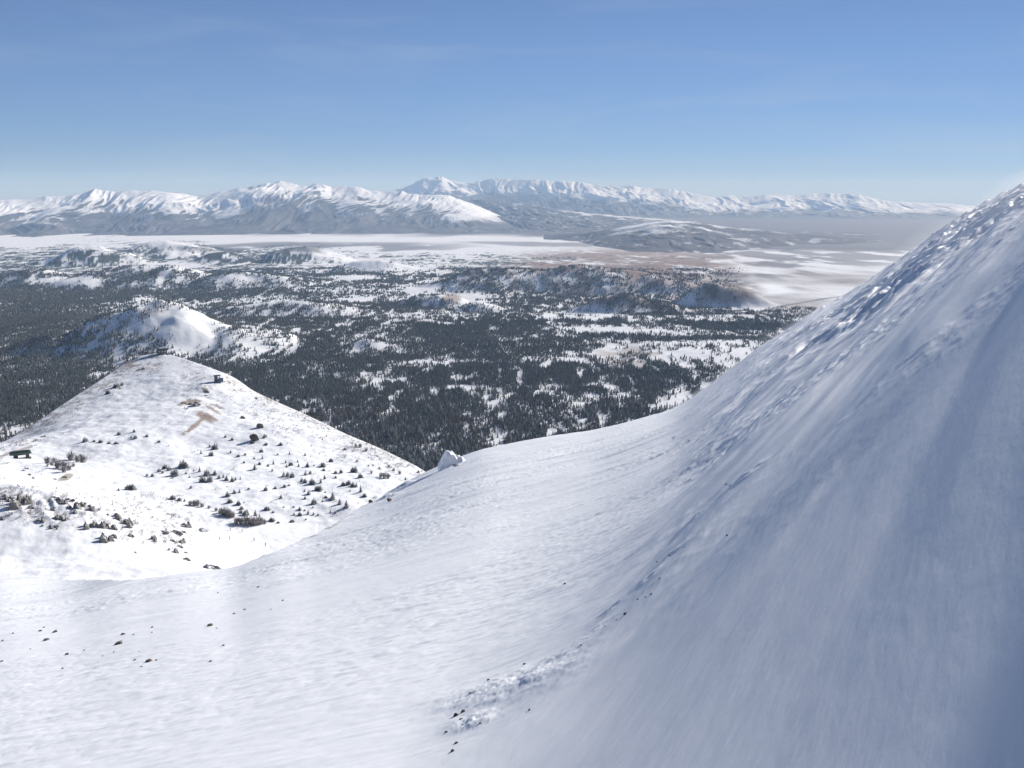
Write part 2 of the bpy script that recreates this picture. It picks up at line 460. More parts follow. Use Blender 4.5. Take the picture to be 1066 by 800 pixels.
def valley_height(x, y):
    r = np.hypot(x, y); az = np.arctan2(x, y)
    z = z0(r)
    hs = np.zeros(np.shape(r))
    wx = fbm(x / 700, y / 700, 3, 121) * 0.30; wy = fbm(x / 700, y / 700, 3, 131) * 0.30
    for (a, rc, ra, rr, h) in HILLS:
        d = np.sqrt(((az - a) * rc / ra + wx) ** 2 + ((r - rc) / rr + wy) ** 2)
        hs = smax(hs, h * (0.55 * np.clip(1 - d / 1.3, 0, 1) + 0.45 * (1 - sstep(0.0, 1.3, d))), 18.0) - 4.5
    und = fbm(x / 2600, y / 2600, 3, 101) * 55 * sstep(26000, 12000, r) * sstep(2200, 4200, r)
    hs = np.maximum(hs, 0)
    hs = hs * (1 + 0.22 * sstep(11000, 7000, r) * (ridged(x / 420 + wx, y / 420, 3, 141) - 0.6))
    fine = fbm(x / 420, y / 420, 4, 111) * (10 + 0.12 * hs)
    return z + hs + und * sstep(22000, 9000, r) + fine * sstep(24000, 14000, r)

# painted layout of the valley floor, in photo pixels (kind of ground and how thick the wood stands)
def ell(u, v, cu, cv, ru, rv, soft=0.35):
    d = np.sqrt(((u - cu) / ru) ** 2 + ((v - cv) / rv) ** 2)
    return sstep(1 + soft, 1 - soft, d)

def wood_density(x, y, z):
    u, v = pix(x, y, z)
    r = np.hypot(x, y)
    n1 = fbm(x / 700, y / 1300, 4, 201)
    n2 = fbm(x / 190, y / 330, 4, 211)
    n3 = fbm(x / 1600, y / 900, 3, 221)
    uu = u + n1 * 16 + n2 * 14; vv = v + n2 * 3.5 + n1 * 2
    d = np.full(np.shape(u), 0.9)
    # broad zones
    d = np.where(vv < 300, 0.75, d)
    mid = sstep(240, 330, uu) * sstep(335, 325, vv)
    d = d * (1 - mid) + mid * 0.55
    right = sstep(555, 600, uu) * sstep(384, 372, vv) + sstep(690, 740, uu) * sstep(402, 386, vv)
    right = np.clip(right, 0, 1) * sstep(318, 326, vv)
    d = d * (1 - right) + right * 0.40
    low = ell(u, v, 560, 430, 220, 40, 0.3)
    d = d * (1 - low) + low * 0.80
    dense = ell(uu, vv, 470, 362, 125, 22) + ell(uu, vv, 120, 322, 130, 22) * (uu < 140) + ell(uu, vv, 430, 460, 90, 28) + ell(uu, vv, 30, 410, 90, 40) + ell(uu, vv, 320, 390, 60, 30) * 0.8
    d = np.maximum(d, np.clip(dense, 0, 1) * 0.98)
    n6 = fbm(x / 260, y / 900, 3, 281)
    gap = sstep(0.20, 0.36, fbm(x / 75, y / 300, 3, 285))
    d = d * (1 - 0.95 * gap * (1 - 0.75 * np.clip(dense, 0, 1)) * (v < 900))
    d = d + (n3 * 0.9 + n1 * 0.55 + n2 * 0.55) * (0.66 - 0.42 * np.clip(dense, 0, 1)) * (1 - 0.3 * low)
    d = d - 0.75 * sstep(0.16, 0.42, n6 + n2 * 0.45) * (1 - 0.55 * np.clip(dense, 0, 1))
    # clearings and thin stands
    for (cu, cv, ru, rv, k) in [
            (65, 293, 44, 3.6, 1), (196, 338, 24, 18, 1), (165, 322, 24, 10, .6), (188, 358, 14, 12, 1), (150, 312, 12, 5, .7), (302, 360, 4, 12, .6),
            (110, 347, 52, 26, .50), (262, 350, 42, 24, .52), (390, 355, 36, 13, .62), (150, 333, 20, 12, .7),
            (440, 303, 26, 7, .8), (490, 311, 24, 6, .75), (385, 274, 30, 4, .75), (365, 290, 20, 3, .6), (425, 281, 40, 4, .7), (370, 312, 26, 4, .6),
            (190, 263, 24, 4, .7), (195, 278, 22, 5, .7), (245, 290, 30, 3, .6), (250, 315, 50, 4, .55), (280, 312, 40, 5, .5), (100, 255, 30, 5, .6), (172, 250, 30, 6, .7),
            (440, 335, 10, 1.6, 1), (458, 336, 7, 1.4, 1), (500, 405, 18, 1.5, .9), (628, 365, 16, 6, 1), (640, 413, 34, 4, .65), (650, 424, 8, 4, .7), (708, 415, 14, 10, .7),
            (470, 377, 40, 4, .6), (430, 380, 40, 3, .55), (370, 393, 40, 5, .45), (580, 375, 50, 4, .55), (600, 330, 50, 3, .8), (650, 343, 90, 3, .7), (740, 365, 60, 14, .5), (590, 445, 22, 5, .5), (412, 397, 20, 2, .5),
            (540, 352, 40, 1.6, .5), (320, 420, 20, 5, .4), (340, 430, 16, 6, .35), (30, 400, 26, 2.5, .6), (15, 448, 24, 4, .5), (35, 420, 4, 8, .6)]:
        d = d - ell(uu, vv, cu, cv, ru, rv, 0.75) * k
    for (cu, cv, ru, rv, k) in [(770, 339, 75, 4.5, .8), (790, 331, 40, 2, .5), (720, 353, 70, 2.6, .7), (640, 350, 60, 2.6, .6), (600, 361, 32, 6, .7), (575, 352, 40, 2.5, .5), (690, 327, 40, 1.6, .5)]:
        d = d + ell(uu, vv, cu, cv, ru, rv, 0.5) * k
    d = np.maximum(d, 0.30 * sstep(0.0, 0.4, n6 - n2 * 0.5) * sstep(290, 300, v) * (1 - ell(u, v, 200, 338, 30, 24)))
    plain = sstep(735, 775, uu) * sstep(327, 318, vv)
    d = d * (1 - plain) 
    d = d * (1 - ell(uu, vv, 660, 282, 130, 18) * 0.45)
    flats = sstep(266, 258, vv - 0.012 * (uu - 300))
    hillw = ell(u, v, 100, 262, 46, 13) + ell(u, v, 172, 259, 52, 12) + ell(u, v, 232, 267, 34, 9) + ell(u, v, 315, 264, 50, 11)
    d = d * (1 - flats * (1 - np.clip(hillw, 0, 1)))
    return np.clip(d, 0, 1.0), u, v, n1, n2

def valley_colour(x, y, z):
    d, u, v, n1, n2 = wood_density(x, y, z)
    r = np.hypot(x, y)
    c = np.empty(np.shape(x) + (3,)); c[...] = SNOW * 0.93
    def put(col, w):
        w = np.clip(w, 0, 1)[..., None]
        c[...] = c * (1 - w) + np.array(col) * w
    n4 = fbm(x / 2600, y / 5200, 4, 231); n5 = fbm(x / 900, y / 2200, 4, 241)
    # sage plain at the foot of the ranges, snow flats in front of it
    sage = (0.13, 0.122, 0.13)
    put(sage, sstep(244, 238, v - 0.012 * (u - 200) + n4 * 5))
    put(sage, ell(u, v + n4 * 4, 330, 259, 150, 5) * sstep(-0.05, 0.15, n4 + n5 * 0.5) * 0.8)
    put(sage, ell(u, v + n4 * 4, 560, 254, 80, 2.5) * 0.7)
    put(sage, sstep(660, 760, u + n4 * 60) * sstep(264, 258, v + n4 * 4) * 0.95)
    put(sage, sstep(680, 760, u) * sstep(284, 270, v) * sstep(-0.12, 0.12, n5 + n4 * 0.4) * 0.8)
    brown = (0.30, 0.265, 0.25)
    put(brown, sstep(735, 800, u + n5 * 40) * ell(u, v, 900, 300, 150, 24) * (0.55 + 0.9 * n5))
    put(brown, ell(u, v + n5 * 5, 830, 325, 140, 4) * 0.6)
    put(sage, sstep(560, 680, u) * ell(u, v, 740, 280, 150, 12) * sstep(-0.1, 0.25, n5 + n4 * 0.5) * 0.8)
    put(SNOW, ell(u + n5 * 12, v + n5 * 4, 790, 302, 34, 7, 0.3))
    put((0.20, 0.18, 0.17), ell(u, v, 600, 286, 130, 22) * sstep(-0.25, 0.2, fbm(x / 160, y / 420, 3, 291) + n2 * 0.4) * 0.75)
    put(SNOW * 0.95, ell(u + n5 * 12, v + n5 * 3, 770, 322, 28, 3, 0.4))
    put((0.20, 0.17, 0.16), ell(u, v, 545, 290, 60, 14) * sstep(-0.25, 0.15, n2 + n5 * 0.5) * 0.7)
    # reddish hills
    red = (0.27, 0.18, 0.145)
    put(red, ell(u, v, 655, 277, 120, 18) * sstep(-0.45, 0.0, n5 + n2 * 0.6) * 0.9)
    put(red, ell(u, v, 680, 306, 100, 14) * sstep(-0.28, 0.12, n5 - n2 * 0.5) * 0.75)
    put((0.13, 0.10, 0.09), ell(u, v, 757, 303, 34, 13) * (0.75 + n2))
    put((0.30, 0.24, 0.20), ell(u, v, 470, 311, 10, 5) * 0.8)
    put((0.34, 0.27, 0.22), ell(u + n2 * 10, v + n2 * 5, 165, 325, 14, 3) * 0.5)
    put((0.42, 0.36, 0.31), ell(u, v, 660, 372, 40, 12) * sstep(-0.1, 0.3, n2) * 0.7)
    # woods too far off for single trees
    farw = sstep(9000, 13500, r)
    spk = fbm(x / 55, y / 260, 3, 251)
    put((0.045, 0.055, 0.05), farw * sstep(0.35, 0.62, d + spk * 0.45))
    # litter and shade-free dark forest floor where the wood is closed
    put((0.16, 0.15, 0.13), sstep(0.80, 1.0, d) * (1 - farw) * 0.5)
    return c

# ------------------------------------------------------------------ distant ranges
R_ = math.radians
def polyz(pts, rc):
    p = np.array(pts, float)
    X, Yd, Z = px_dir(p[:, 0], p[:, 1])
    return np.arctan2(X, Yd), Z / np.hypot(X, Yd) * rc

def make_range(name, crest, r0, rc, r1, az0, az1, ncol, nrow, seed, spur, lean, snow_line, depth_cut, sage_foot, label_kind, snowy):
    ca, cz = polyz(crest, rc)
    az = np.linspace(az0, az1, ncol)
    rr = np.concatenate([np.linspace(r0, rc, nrow), np.linspace(rc, r1, nrow // 4 + 1)[1:]])
    AZ, R = np.meshgrid(az, rr)
    S = AZ * rc; W = R - r0
    zc = np.interp(AZ, ca, cz)
    zb = -1085.0
    wob = fbm(S / (spur * 1.6), W * 0 + 3.3, 3, seed + 40) * (rc - r0) * 0.16
    t = np.clip((W + wob * sstep(0, .5, W / (rc - r0)) * sstep(1.0, .8, W / (rc - r0))) / (rc - r0), 0, 2)
    back = np.clip((R - rc) / (r1 - rc), 0, 1)
    H = np.maximum(zc - zb, 0)
    if snow_line <= 150:                # where the hills are low their foot lies farther back
        t0 = np.clip(0.85 * sstep(420, 20, H) + 0.35 * fbm(S / 1400, W / 2600, 3, seed + 95) * sstep(500, 200, H), 0, 0.95); t = np.clip((t - t0) / (1 - t0), 0, 2)
    p = np.where(R <= rc, 0.15 * np.minimum(t, 1) + 0.85 * np.minimum(t, 1) ** 1.18, 1 - back * 0.9)
    ws = S + lean * W + fbm(S / spur, W / spur, 2, seed + 9) * spur * 0.35
    rg = ridged(ws / spur, W / (spur * 4.5), 4, seed, 0.55)
    rg2 = ridged(ws / (spur * 0.33) + 0.25 * W / spur, W / (spur * 1.1), 3, seed + 20, 0.55)
    env = np.clip(t, 0, 1) * (1 - np.clip(t, 0, 1) * 0.86) * 4 / 1.3
    z = zb + H * p - H * depth_cut * env * (1 - rg) - H * depth_cut * 0.26 * env * (1 - rg2)
    z = z + H * 0.012 * fbm(S / 420, W / 900, 3, seed + 60)
    # keep the foot on the plain
    z = np.maximum(z, zb - 5)
    x = R * np.sin(AZ); y = R * np.cos(AZ)
    # which way the slope faces: snow stays on the side away from the sun
    dzs = np.gradient(z, axis=1) / np.maximum(np.gradient(S, axis=1), 1)
    frac = (z - zb) / np.maximum(2100.0, 1)
    nz = fbm(S / 900, W / 900, 4, seed + 70)
    score = (z - (zc - snow_line)) / (420.0 if snow_line > 100 else 140.0) + dzs * 1.5 * snowy + nz * 0.8
    sn = sstep(-0.25, 0.30, score) * (sstep(zb + 160, zb + 420, z + nz * 160) if snow_line > 100 else sstep(zb + 8, zb + 40, z + 25 * fbm(S / 260, W / 900, 3, seed + 80)))
    if snow_line <= 150:
        sn = sn * sstep(60, 220, H) + sstep(0.35, 0.75, nz + fbm(S / 300, W / 700, 3, seed + 90)) * 0.5
        sn = np.clip(sn, 0, 1)
    c = np.empty(z.shape + (3,)); 
    dark = np.array([0.070, 0.072, 0.082]); sage = np.array([0.11, 0.105, 0.115])
    low = sstep(-900, -500, z)[..., None]
    c[...] = sage * (1 - low) + dark * low
    c = c * (0.85 + 0.5 * nz[..., None])
    c = np.clip(c * (1 - sn[..., None]) + SNOW * 0.96 * sn[..., None], 0.02, 0.9)
    nr, nc = z.shape
    me = np_mesh(name, np.stack([x, y, z], -1).reshape(-1, 3), grid_faces(nr, nc), range_mat, c.reshape(-1, 3))
    return tag(link(name, me), kind='structure')

# ------------------------------------------------------------------ build the ground sheets
def polar_sheet(name, azs, rs, fn, colfn, mat):
    AZ, R = np.meshgrid(azs, rs)
    x = R * np.sin(AZ); y = R * np.cos(AZ)
    z = fn(x, y)
    c = colfn(x, y, z)
    me = np_mesh(name, np.stack([x, y, z], -1).reshape(-1, 3), grid_faces(len(rs), len(azs)), mat, c.reshape(-1, 3))
    return tag(link(name, me), kind='structure')

def az_steps(lo, hi, fine, flo, fhi, coarse):
    return np.radians(np.concatenate([np.arange(lo, flo, coarse), np.arange(flo, fhi, fine), np.arange(fhi, hi + coarse, coarse)]))

def near_colour(x, y, z):
    c = np.empty(np.shape(x) + (3,)); c[...] = SNOW
    u, v = pix(x, y, z)
    n = fbm(x / 3, y / 3, 4, 301)
    line = 561 - (u - 315) * 0.50
    w = ell(u, v, 338, line + 1.5, 30, 2.6, 0.4) * (np.abs(u - 338) < 32) * sstep(-0.25, 0.25, n)
    c = c * (1 - 0.75 * w[..., None]) + np.array([0.34, 0.28, 0.25]) * 0.75 * w[..., None]
    return c

near_r = np.concatenate([np.geomspace(0.4, 7.9, 170), np.geomspace(8, 170, 820), np.geomspace(171, 1300, 90)])
polar_sheet("snow_slope", az_steps(-110, 110, 0.058, -31, 31, 1.5), near_r, near_height, near_colour, snow_mat)

def hill_colour(x, y, z):
    c = np.empty(np.shape(x) + (3,)); c[...] = SNOW
    u, v = pix(x, y, z)
    n = fbm(x / 14, y / 14, 4, 311); n2 = fbm(x / 4, y / 4, 3, 321)
    def put(col, w):
        nonlocal c
        w = np.clip(w, 0, 1)[..., None]; c = c * (1 - w) + np.array(col) * w
    dirt = (0.36, 0.28, 0.23); grey = (0.33, 0.30, 0.29)
    # bare earth on the hill
    for (cu, cv, ru, rv, sl) in [(214, 434, 11, 4.5, .35), (203, 443, 9, 3.0, -.75), (195, 449, 6, 1.2, -.6), (222, 427, 9, 2.0, .55), (228, 424, 6, 1.6, .4), (202, 418, 8, 2.2, .1), (192, 420, 7, 2, -.2), (213, 406, 4, 2, .5)]:
        put(dirt, ell(u + n * 5, v - sl * (u - cu) + n2 * 2.5, cu, cv, ru, rv, 0.3) * 0.92)
    put((0.34, 0.31, 0.25), ell(u + n * 3, v + 0.35 * (u - 69) + n2 * 2, 69, 497, 8, 3, 0.3) * 0.9)
    # scoured ridge on the left skyline
    ridge = 399 - (u - 100) * np.where(u < 100, 0.63, 0.62)
    put(grey, sstep(14, 2, np.abs(v - ridge - 6)) * (u < 165) * (u > 20) * sstep(-0.1, 0.35, n + n2 * 0.7) * 0.75)
    put(dirt, sstep(2.2, 0.6, np.abs(v - (474 - (u - 5) * 0.33) - n2)) * (u < 34) * 0.7)
    put(dirt, ell(u, v, 150, 380, 22, 9) * sstep(0.0, 0.3, n + n2 * 0.5) * 0.6)
    rridge = np.interp(u, MEDGE[:, 0], MEDGE[:, 1])
    put((0.40, 0.35, 0.29), sstep(7, 0, np.abs(v - rridge - 2)) * (u > 235) * (u < 425) * sstep(-0.15, 0.3, n2 + n * 0.4) * 0.6)
    put((0.42, 0.39, 0.37), sstep(26, 4, v - rridge) * (u > 190) * sstep(0.12, 0.4, n + n2 * 0.6) * 0.4)
    # rocky face of the knoll
    put((0.36, 0.33, 0.31), ell(u, v - 0.17 * (u - 95), 95, 539, 105, 18) * sstep(0.08, 0.3, n2 + n * 0.4) * 0.55)
    return c

polar_sheet("snowy_hill", az_steps(-80, 60, 0.056, -30, -1, 1.5), np.concatenate([np.geomspace(150, 370, 20), np.linspace(375, 1110, 420), np.geomspace(1120, 2600, 30)]), mid_height, hill_colour, hill_mat)

VR = np.concatenate([np.geomspace(1100, 2700, 20), np.geomspace(2720, 33000, 420), np.geomspace(34000, 66000, 24)])
polar_sheet("valley_floor", az_steps(-75, 75, 0.056, -30, 30, 1.5), VR, valley_height, valley_colour, valley_mat)

make_range("mountain_range", [(-300, 212), (-60, 208), (0, 205), (40, 202), (66, 199), (90, 196), (118, 194), (150, 193.5), (172, 195), (190, 199), (205, 202), (222, 198), (240, 195), (262, 190), (290, 186), (312, 188), (330, 188), (345, 193), (372, 191), (395, 196), (420, 195), (445, 199), (470, 203), (500, 214), (530, 228), (560, 245), (600, 262)],
           30000, 38000, 44000, R_(-40), R_(3), 1100, 220, 401, 2900, -0.42, 850, 0.44, True, 'range', 1.0)
make_range("far_mountain_range", [(300, 240), (380, 205), (400, 200), (428, 190), (440, 185), (460, 182), (478, 186), (487, 187), (500, 184), (520, 183), (560, 184.5), (600, 188), (640, 191), (680, 194), (695, 194), (715, 198), (735, 204), (745, 205), (760, 202), (790, 201), (815, 202), (840, 200), (868, 199), (880, 199), (895, 199), (905, 203), (930, 208), (965, 211), (1000, 212), (1020, 214), (1066, 220), (1250, 232)],
           52000, 61000, 66000, R_(-11), R_(36), 1200, 200, 501, 2900, 0.15, 1000, 0.36, True, 'range', 0.6)
make_range("foothills", [(430, 250), (470, 210), (485, 206), (510, 205), (540, 211), (570, 215), (600, 220), (640, 224), (700, 229), (760, 236), (820, 243), (900, 250), (960, 256), (1100, 262)],
           30500, 43000, 49000, R_(-6), R_(30), 1000, 200, 601, 1300, 0.2, 60, 0.40, True, 'foothills', 0.6)

make_range("low_hills", [(420, 266), (500, 257), (560, 250), (610, 243), (645, 236), (675, 231), (700, 229.5), (730, 231), (760, 236), (790, 238), (820, 243), (860, 246), (900, 250), (960, 257), (1100, 264)],
           19500, 26000, 33000, R_(-5), R_(32), 1000, 200, 701, 1000, 0.25, 110, 0.24, True, 'hills', 0.5)

# ------------------------------------------------------------------ haze
def haze_box():
    bm = bmesh.new()
    bm_box(bm, (0, 29500, -90), (132000, 75000, 2180))
    m = bpy.data.materials.new("haze_air"); m.use_nodes = True
    nt = m.node_tree; nt.nodes.clear()
    out = nt.nodes.new("ShaderNodeOutputMaterial"); pv = nt.nodes.new("ShaderNodeVolumePrincipled")
    pv.inputs["Color"].default_value = (0.50, 0.71, 1.0, 1)
    pv.inputs["Absorption Color"].default_value = (1, 1, 1, 1)
    pv.inputs["Density"].default_value = 1.4e-5
    pv.inputs["Anisotropy"].default_value = 0.0
    nt.links.new(pv.outputs[0], out.inputs["Volume"])
    o = link("haze", bm_mesh("haze", bm, m))
    tag(o, kind='stuff')
haze_box()
# ------------------------------------------------------------------ finding the ground under a photo pixel
def hit(us, vs, fn, r0, r1, n=700, geo=False):
    us = np.atleast_1d(np.asarray(us, float)); vs = np.atleast_1d(np.asarray(vs, float))
    X, Yd, Z = px_dir(us, vs)
    t = np.geomspace(r0, r1, n) if geo else np.linspace(r0, r1, n)
    k = np.hypot(X, Yd)
    x = (X / k)[:, None] * t; y = (Yd / k)[:, None] * t; zr = (Z / k)[:, None] * t
    below = zr < fn(x, y)
    below[:, -1] = True
    i = below.argmax(1)
    j = np.arange(len(us))
    x, y = x[j, i], y[j, i]
    return x, y, fn(x, y)

rng = random.Random(7)
nrg = np.random.default_rng(7)

# ------------------------------------------------------------------ snow blown off the bank by the wind
def blowing_snow():
    az = np.linspace(math.radians(5), math.radians(40), 150); t = np.linspace(0, 1, 110)
    AZ, T = np.meshgrid(az, t)
    re = smooth_interp(AZ, E_AZ, E_R, 0.035)
    R = 9 * ((re + 10) / 9) ** T
    x, y = R * np.sin(AZ), R * np.cos(AZ)
    z = near_height(x, y)
    n = fbm((x * .857 - y * .515) / 6, (x * .515 + y * .857) / 22, 4, 881)
    taper = sstep(0, 0.35, T) * sstep(1, 0.93, T) * sstep(math.radians(5), math.radians(13), AZ) * sstep(math.radians(40), math.radians(36), AZ)
    th = np.clip(0.55 + 1.5 * n, 0.05, 3) * taper * np.clip(R / 45, 0.2, 1.3) - 0.12 * (1 - taper) + np.where(R > re, (R - re) * 0.35, 0) * taper
    top = np.stack([x, y, z + th], -1).reshape(-1, 3); bot = np.stack([x, y, z - 0.5], -1).reshape(-1, 3)
    nr, nc = x.shape; N = nr * nc; i = np.arange(N).reshape(nr, nc)
    f1 = grid_faces(nr, nc)[:, ::-1]; f2 = grid_faces(nr, nc) + N
    ring = np.concatenate([i[0, :], i[1:, -1], i[-1, -2::-1], i[-2:0:-1, 0]])
    nx = np.roll(ring, -1)
    side = np.stack([ring, ring + N, nx + N, nx], -1)
    m = bpy.data.materials.new("drifting_snow"); m.use_nodes = True
    nt = m.node_tree; nt.nodes.clear()
    out = nt.nodes.new("ShaderNodeOutputMaterial"); pv = nt.nodes.new("ShaderNodeVolumePrincipled")
    pv.inputs["Color"].default_value = (0.95, 0.97, 1, 1); pv.inputs["Absorption Color"].default_value = (1, 1, 1, 1)
    pv.inputs["Density"].default_value = 0.008; pv.inputs["Anisotropy"].default_value = 0.0
    nt.links.new(pv.outputs[0], out.inputs["Volume"])
    tag(link("blowing_snow", np_mesh("blowing_snow", np.concatenate([top, bot]), np.concatenate([f1, f2, side])[:, ::-1], m, None, True)), kind='stuff')
blowing_snow()

# ------------------------------------------------------------------ valley forest
TREE_SKY_U = np.arange(-40, 1110, 2.0)
_sky = np.minimum(np.interp(TREE_SKY_U, EDGE[:, 0], EDGE[:, 1]), np.where(TREE_SKY_U < 470, np.interp(TREE_SKY_U, MEDGE[:, 0], MEDGE[:, 1]), 999))

def scatter(r_lo, r_hi, per_m2, az_lo=-30.5, az_hi=24):
    a0, a1 = math.radians(az_lo), math.radians(az_hi)
    n = int(0.5 * (a1 - a0) * (r_hi ** 2 - r_lo ** 2) * per_m2)
    az = nrg.uniform(a0, a1, n); r = np.sqrt(nrg.uniform(r_lo ** 2, r_hi ** 2, n))
    x = r * np.sin(az); y = r * np.cos(az)
    z = valley_height(x, y)
    u, v = pix(x, y, z)
    keep = v < np.interp(u, TREE_SKY_U, _sky) + 14
    x, y, z = x[keep], y[keep], z[keep]
    d = wood_density(x, y, z)[0]
    spk = fbm(x / 60, y / 150, 3, 261) * 0.75
    ok = nrg.uniform(0, 1, len(x)) < np.clip(0.06 + d * 1.0 + spk * np.clip((1.04 - d) * 3, 0, 1) * np.clip(d * 4, 0, 1), 0.0, 1) ** 1.5 * (d > 0.02)
    return x[ok], y[ok], z[ok]

def cone_template(tiers, sides, jag, seed):
    g = np.random.default_rng(seed)
    vs, fs = [], []
    for k in range(tiers):
        b = k / tiers * 0.8 + 0.04; t = min(1.0, b + 1.0 / tiers * 1.25) if k < tiers - 1 else 1.0
        rad = 0.5 * (1 - 0.72 * k / tiers)
        i0 = len(vs)
        for q in range(sides):
            a = 2 * math.pi * q / sides + k * 0.7
            rr = rad * (1 + g.uniform(-jag, jag))
            vs.append((rr * math.cos(a), rr * math.sin(a), b + g.uniform(-0.03, 0.03)))
        vs.append((0, 0, t))
        for q in range(sides):
            fs.append((i0 + q, i0 + (q + 1) % sides, i0 + sides))
    return np.array(vs), np.array(fs)

def forest_arrays(x, y, z, h, w, tmpl):
    tv, tf = tmpl
    n = len(x); k = len(tv)
    a = nrg.uniform(0, 2 * math.pi, n)
    ca, sa = np.cos(a)[:, None], np.sin(a)[:, None]
    vx = (tv[:, 0] * ca - tv[:, 1] * sa) * w[:, None] + x[:, None]
    vy = (tv[:, 0] * sa + tv[:, 1] * ca) * w[:, None] + y[:, None]
    vz = tv[:, 2] * h[:, None] + z[:, None] - 0.4
    V = np.stack([vx, vy, vz], -1).reshape(-1, 3)
    Fc = (tf[None] + (np.arange(n) * k)[:, None, None]).reshape(-1, 3)
    nz = fbm(x / 300, y / 300, 2, 271)
    br = np.clip(nrg.normal(0.95, 0.28, n), 0.4, 1.8)
    brown = np.clip(sstep(4600, 3300, np.hypot(x, y)) * (0.55 + nz * 1.2) + nrg.normal(0, 0.2, n), 0, 1)[:, None]
    c = (np.array([0.122, 0.124, 0.106]) * (1 - brown) + np.array([0.115, 0.094, 0.070]) * brown) * br[:, None]
    C = np.repeat(c, k, axis=0)
    return V, Fc, C

conifer_mat, _, _ = col_mat("conifer_foliage", 0.9, 0.05, (), 0.25, 0.6)
parts = []
x1, y1, z1 = scatter(2650, 5000, 1 / 52.0)
h1 = np.clip(nrg.normal(15, 5.0, len(x1)), 5, 30); w1 = h1 * nrg.uniform(0.28, 0.46, len(x1))
# the conifers that show largest become trees of their own further down
u1, v1 = pix(x1, y1, z1 + h1 * 0.7)
size = h1 / np.hypot(x1, y1) * F_PX
vis = (v1 < np.interp(u1, TREE_SKY_U, _sky) - 1.5) & (u1 > 2) & (u1 < 1000)
order = np.argsort(np.where(vis, -size, 0))[:230]
SINGLES = [(x1[i], y1[i], z1[i], h1[i], w1[i], u1[i], v1[i]) for i in order]
rest = np.ones(len(x1), bool); rest[order] = False
tm = cone_template(3, 5, 0.28, 1)
parts.append(forest_arrays(x1[rest], y1[rest], z1[rest], h1[rest], w1[rest], tm))
x2, y2, z2 = scatter(5000, 8600, 1 / 72.0)
h2 = np.clip(nrg.normal(14.5, 4.5, len(x2)), 5, 28); w2 = h2 * nrg.uniform(0.36, 0.58, len(x2))
parts.append(forest_arrays(x2, y2, z2, h2, w2, cone_template(2, 4, 0.25, 2)))
x3, y3, z3 = scatter(8600, 14500, 1 / 230.0)
h3 = np.clip(nrg.normal(18, 4, len(x3)), 9, 30); w3 = h3 * nrg.uniform(0.6, 0.95, len(x3))
parts.append(forest_arrays(x3, y3, z3, h3, w3, cone_template(1, 4, 0.25, 3)))
off = 0; VV, FF, CC = [], [], []
for (V, Fc, C) in parts:
    VV.append(V); FF.append(Fc + off); CC.append(C); off += len(V)
me = np_mesh("forest", np.concatenate(VV), np.concatenate(FF), conifer_mat, np.concatenate(CC), smooth=False)
tag(link("forest", me), kind='stuff')
print("forest trees", len(x1), len(x2), len(x3))

def mesh_from(name, verts, faces, cols, mat):
    return np_mesh(name, np.array(verts), np.array(faces), mat, np.array(cols), smooth=False)

bark_mat = flat_mat("pine_bark", (0.10, 0.075, 0.055), 0.9, 0.3, 4.0, 0.05)

def trunk_mesh(h, r, seed):
    g = random.Random(seed); vs, fs = [], []
    n = 7; lv = 5
    for k in range(lv):
        t = k / (lv - 1)
        for q in range(n):
            a = 2 * math.pi * q / n
            rr = r * (1 - 0.85 * t) * g.uniform(0.9, 1.1)
            vs.append((rr * math.cos(a) + 0.03 * h * t * t, rr * math.sin(a), h * t - 0.06 * h))
    for k in range(lv - 1):
        for q in range(n):
            fs.append((k * n + q, k * n + (q + 1) % n, (k + 1) * n + (q + 1) % n, (k + 1) * n + q))
    return np_mesh("trunk", np.array(vs), np.array(fs), bark_mat, None, True)

def crown_mesh(stems, leaves, frost, seed, mat, slim=1.0):
    """unit-high crown of small drooping sprays round one or more leaders"""
    g = random.Random(seed); vs, fs, cs = [], [], []
    for (sx, sy, sh, sr) in stems:
        for k in range(int(leaves * sh * (0.4 + sr))):
            t = 1 - math.sqrt(g.random())            # more sprays low down
            t = min(0.98, max(0.03, t * 1.05))
            rad = sr * (1 - t) ** 0.85 * (0.75 + 0.3 * math.sin(17 * t)) + 0.015
            a = g.uniform(0, 2 * math.pi); q = rad * math.sqrt(g.uniform(0.15, 1.0))
            px, py, pz = sx + q * math.cos(a), sy + q * math.sin(a), t * sh
            L = (0.05 + 0.09 * (1 - t)) * g.uniform(0.7, 1.4)
            W = L * 0.45
            ca, sa = math.cos(a + g.uniform(-.5, .5)), math.sin(a + g.uniform(-.5, .5))
            dz = g.uniform(-0.5, 0.35) * L
            i = len(vs)
            vs += [(px - sa * W, py + ca * W, pz), (px + ca * L, py + sa * L, pz + dz), (px + sa * W, py - ca * W, pz), (px - ca * L * .5, py - sa * L * .5, pz + L * .35)]
            fs.append((i, i + 1, i + 2, i + 3))
            f = min(1, max(0, g.gauss(frost, 0.22)))
            b = g.uniform(0.6, 1.35)
            c = [(0.17 * b) * (1 - f) + 0.68 * f, (0.18 * b) * (1 - f) + 0.69 * f, (0.165 * b) * (1 - f) + 0.70 * f]
            cs += [c] * 4
    return np_mesh("crown", np.array(vs), np.array(fs), mat, np.array(cs), False)

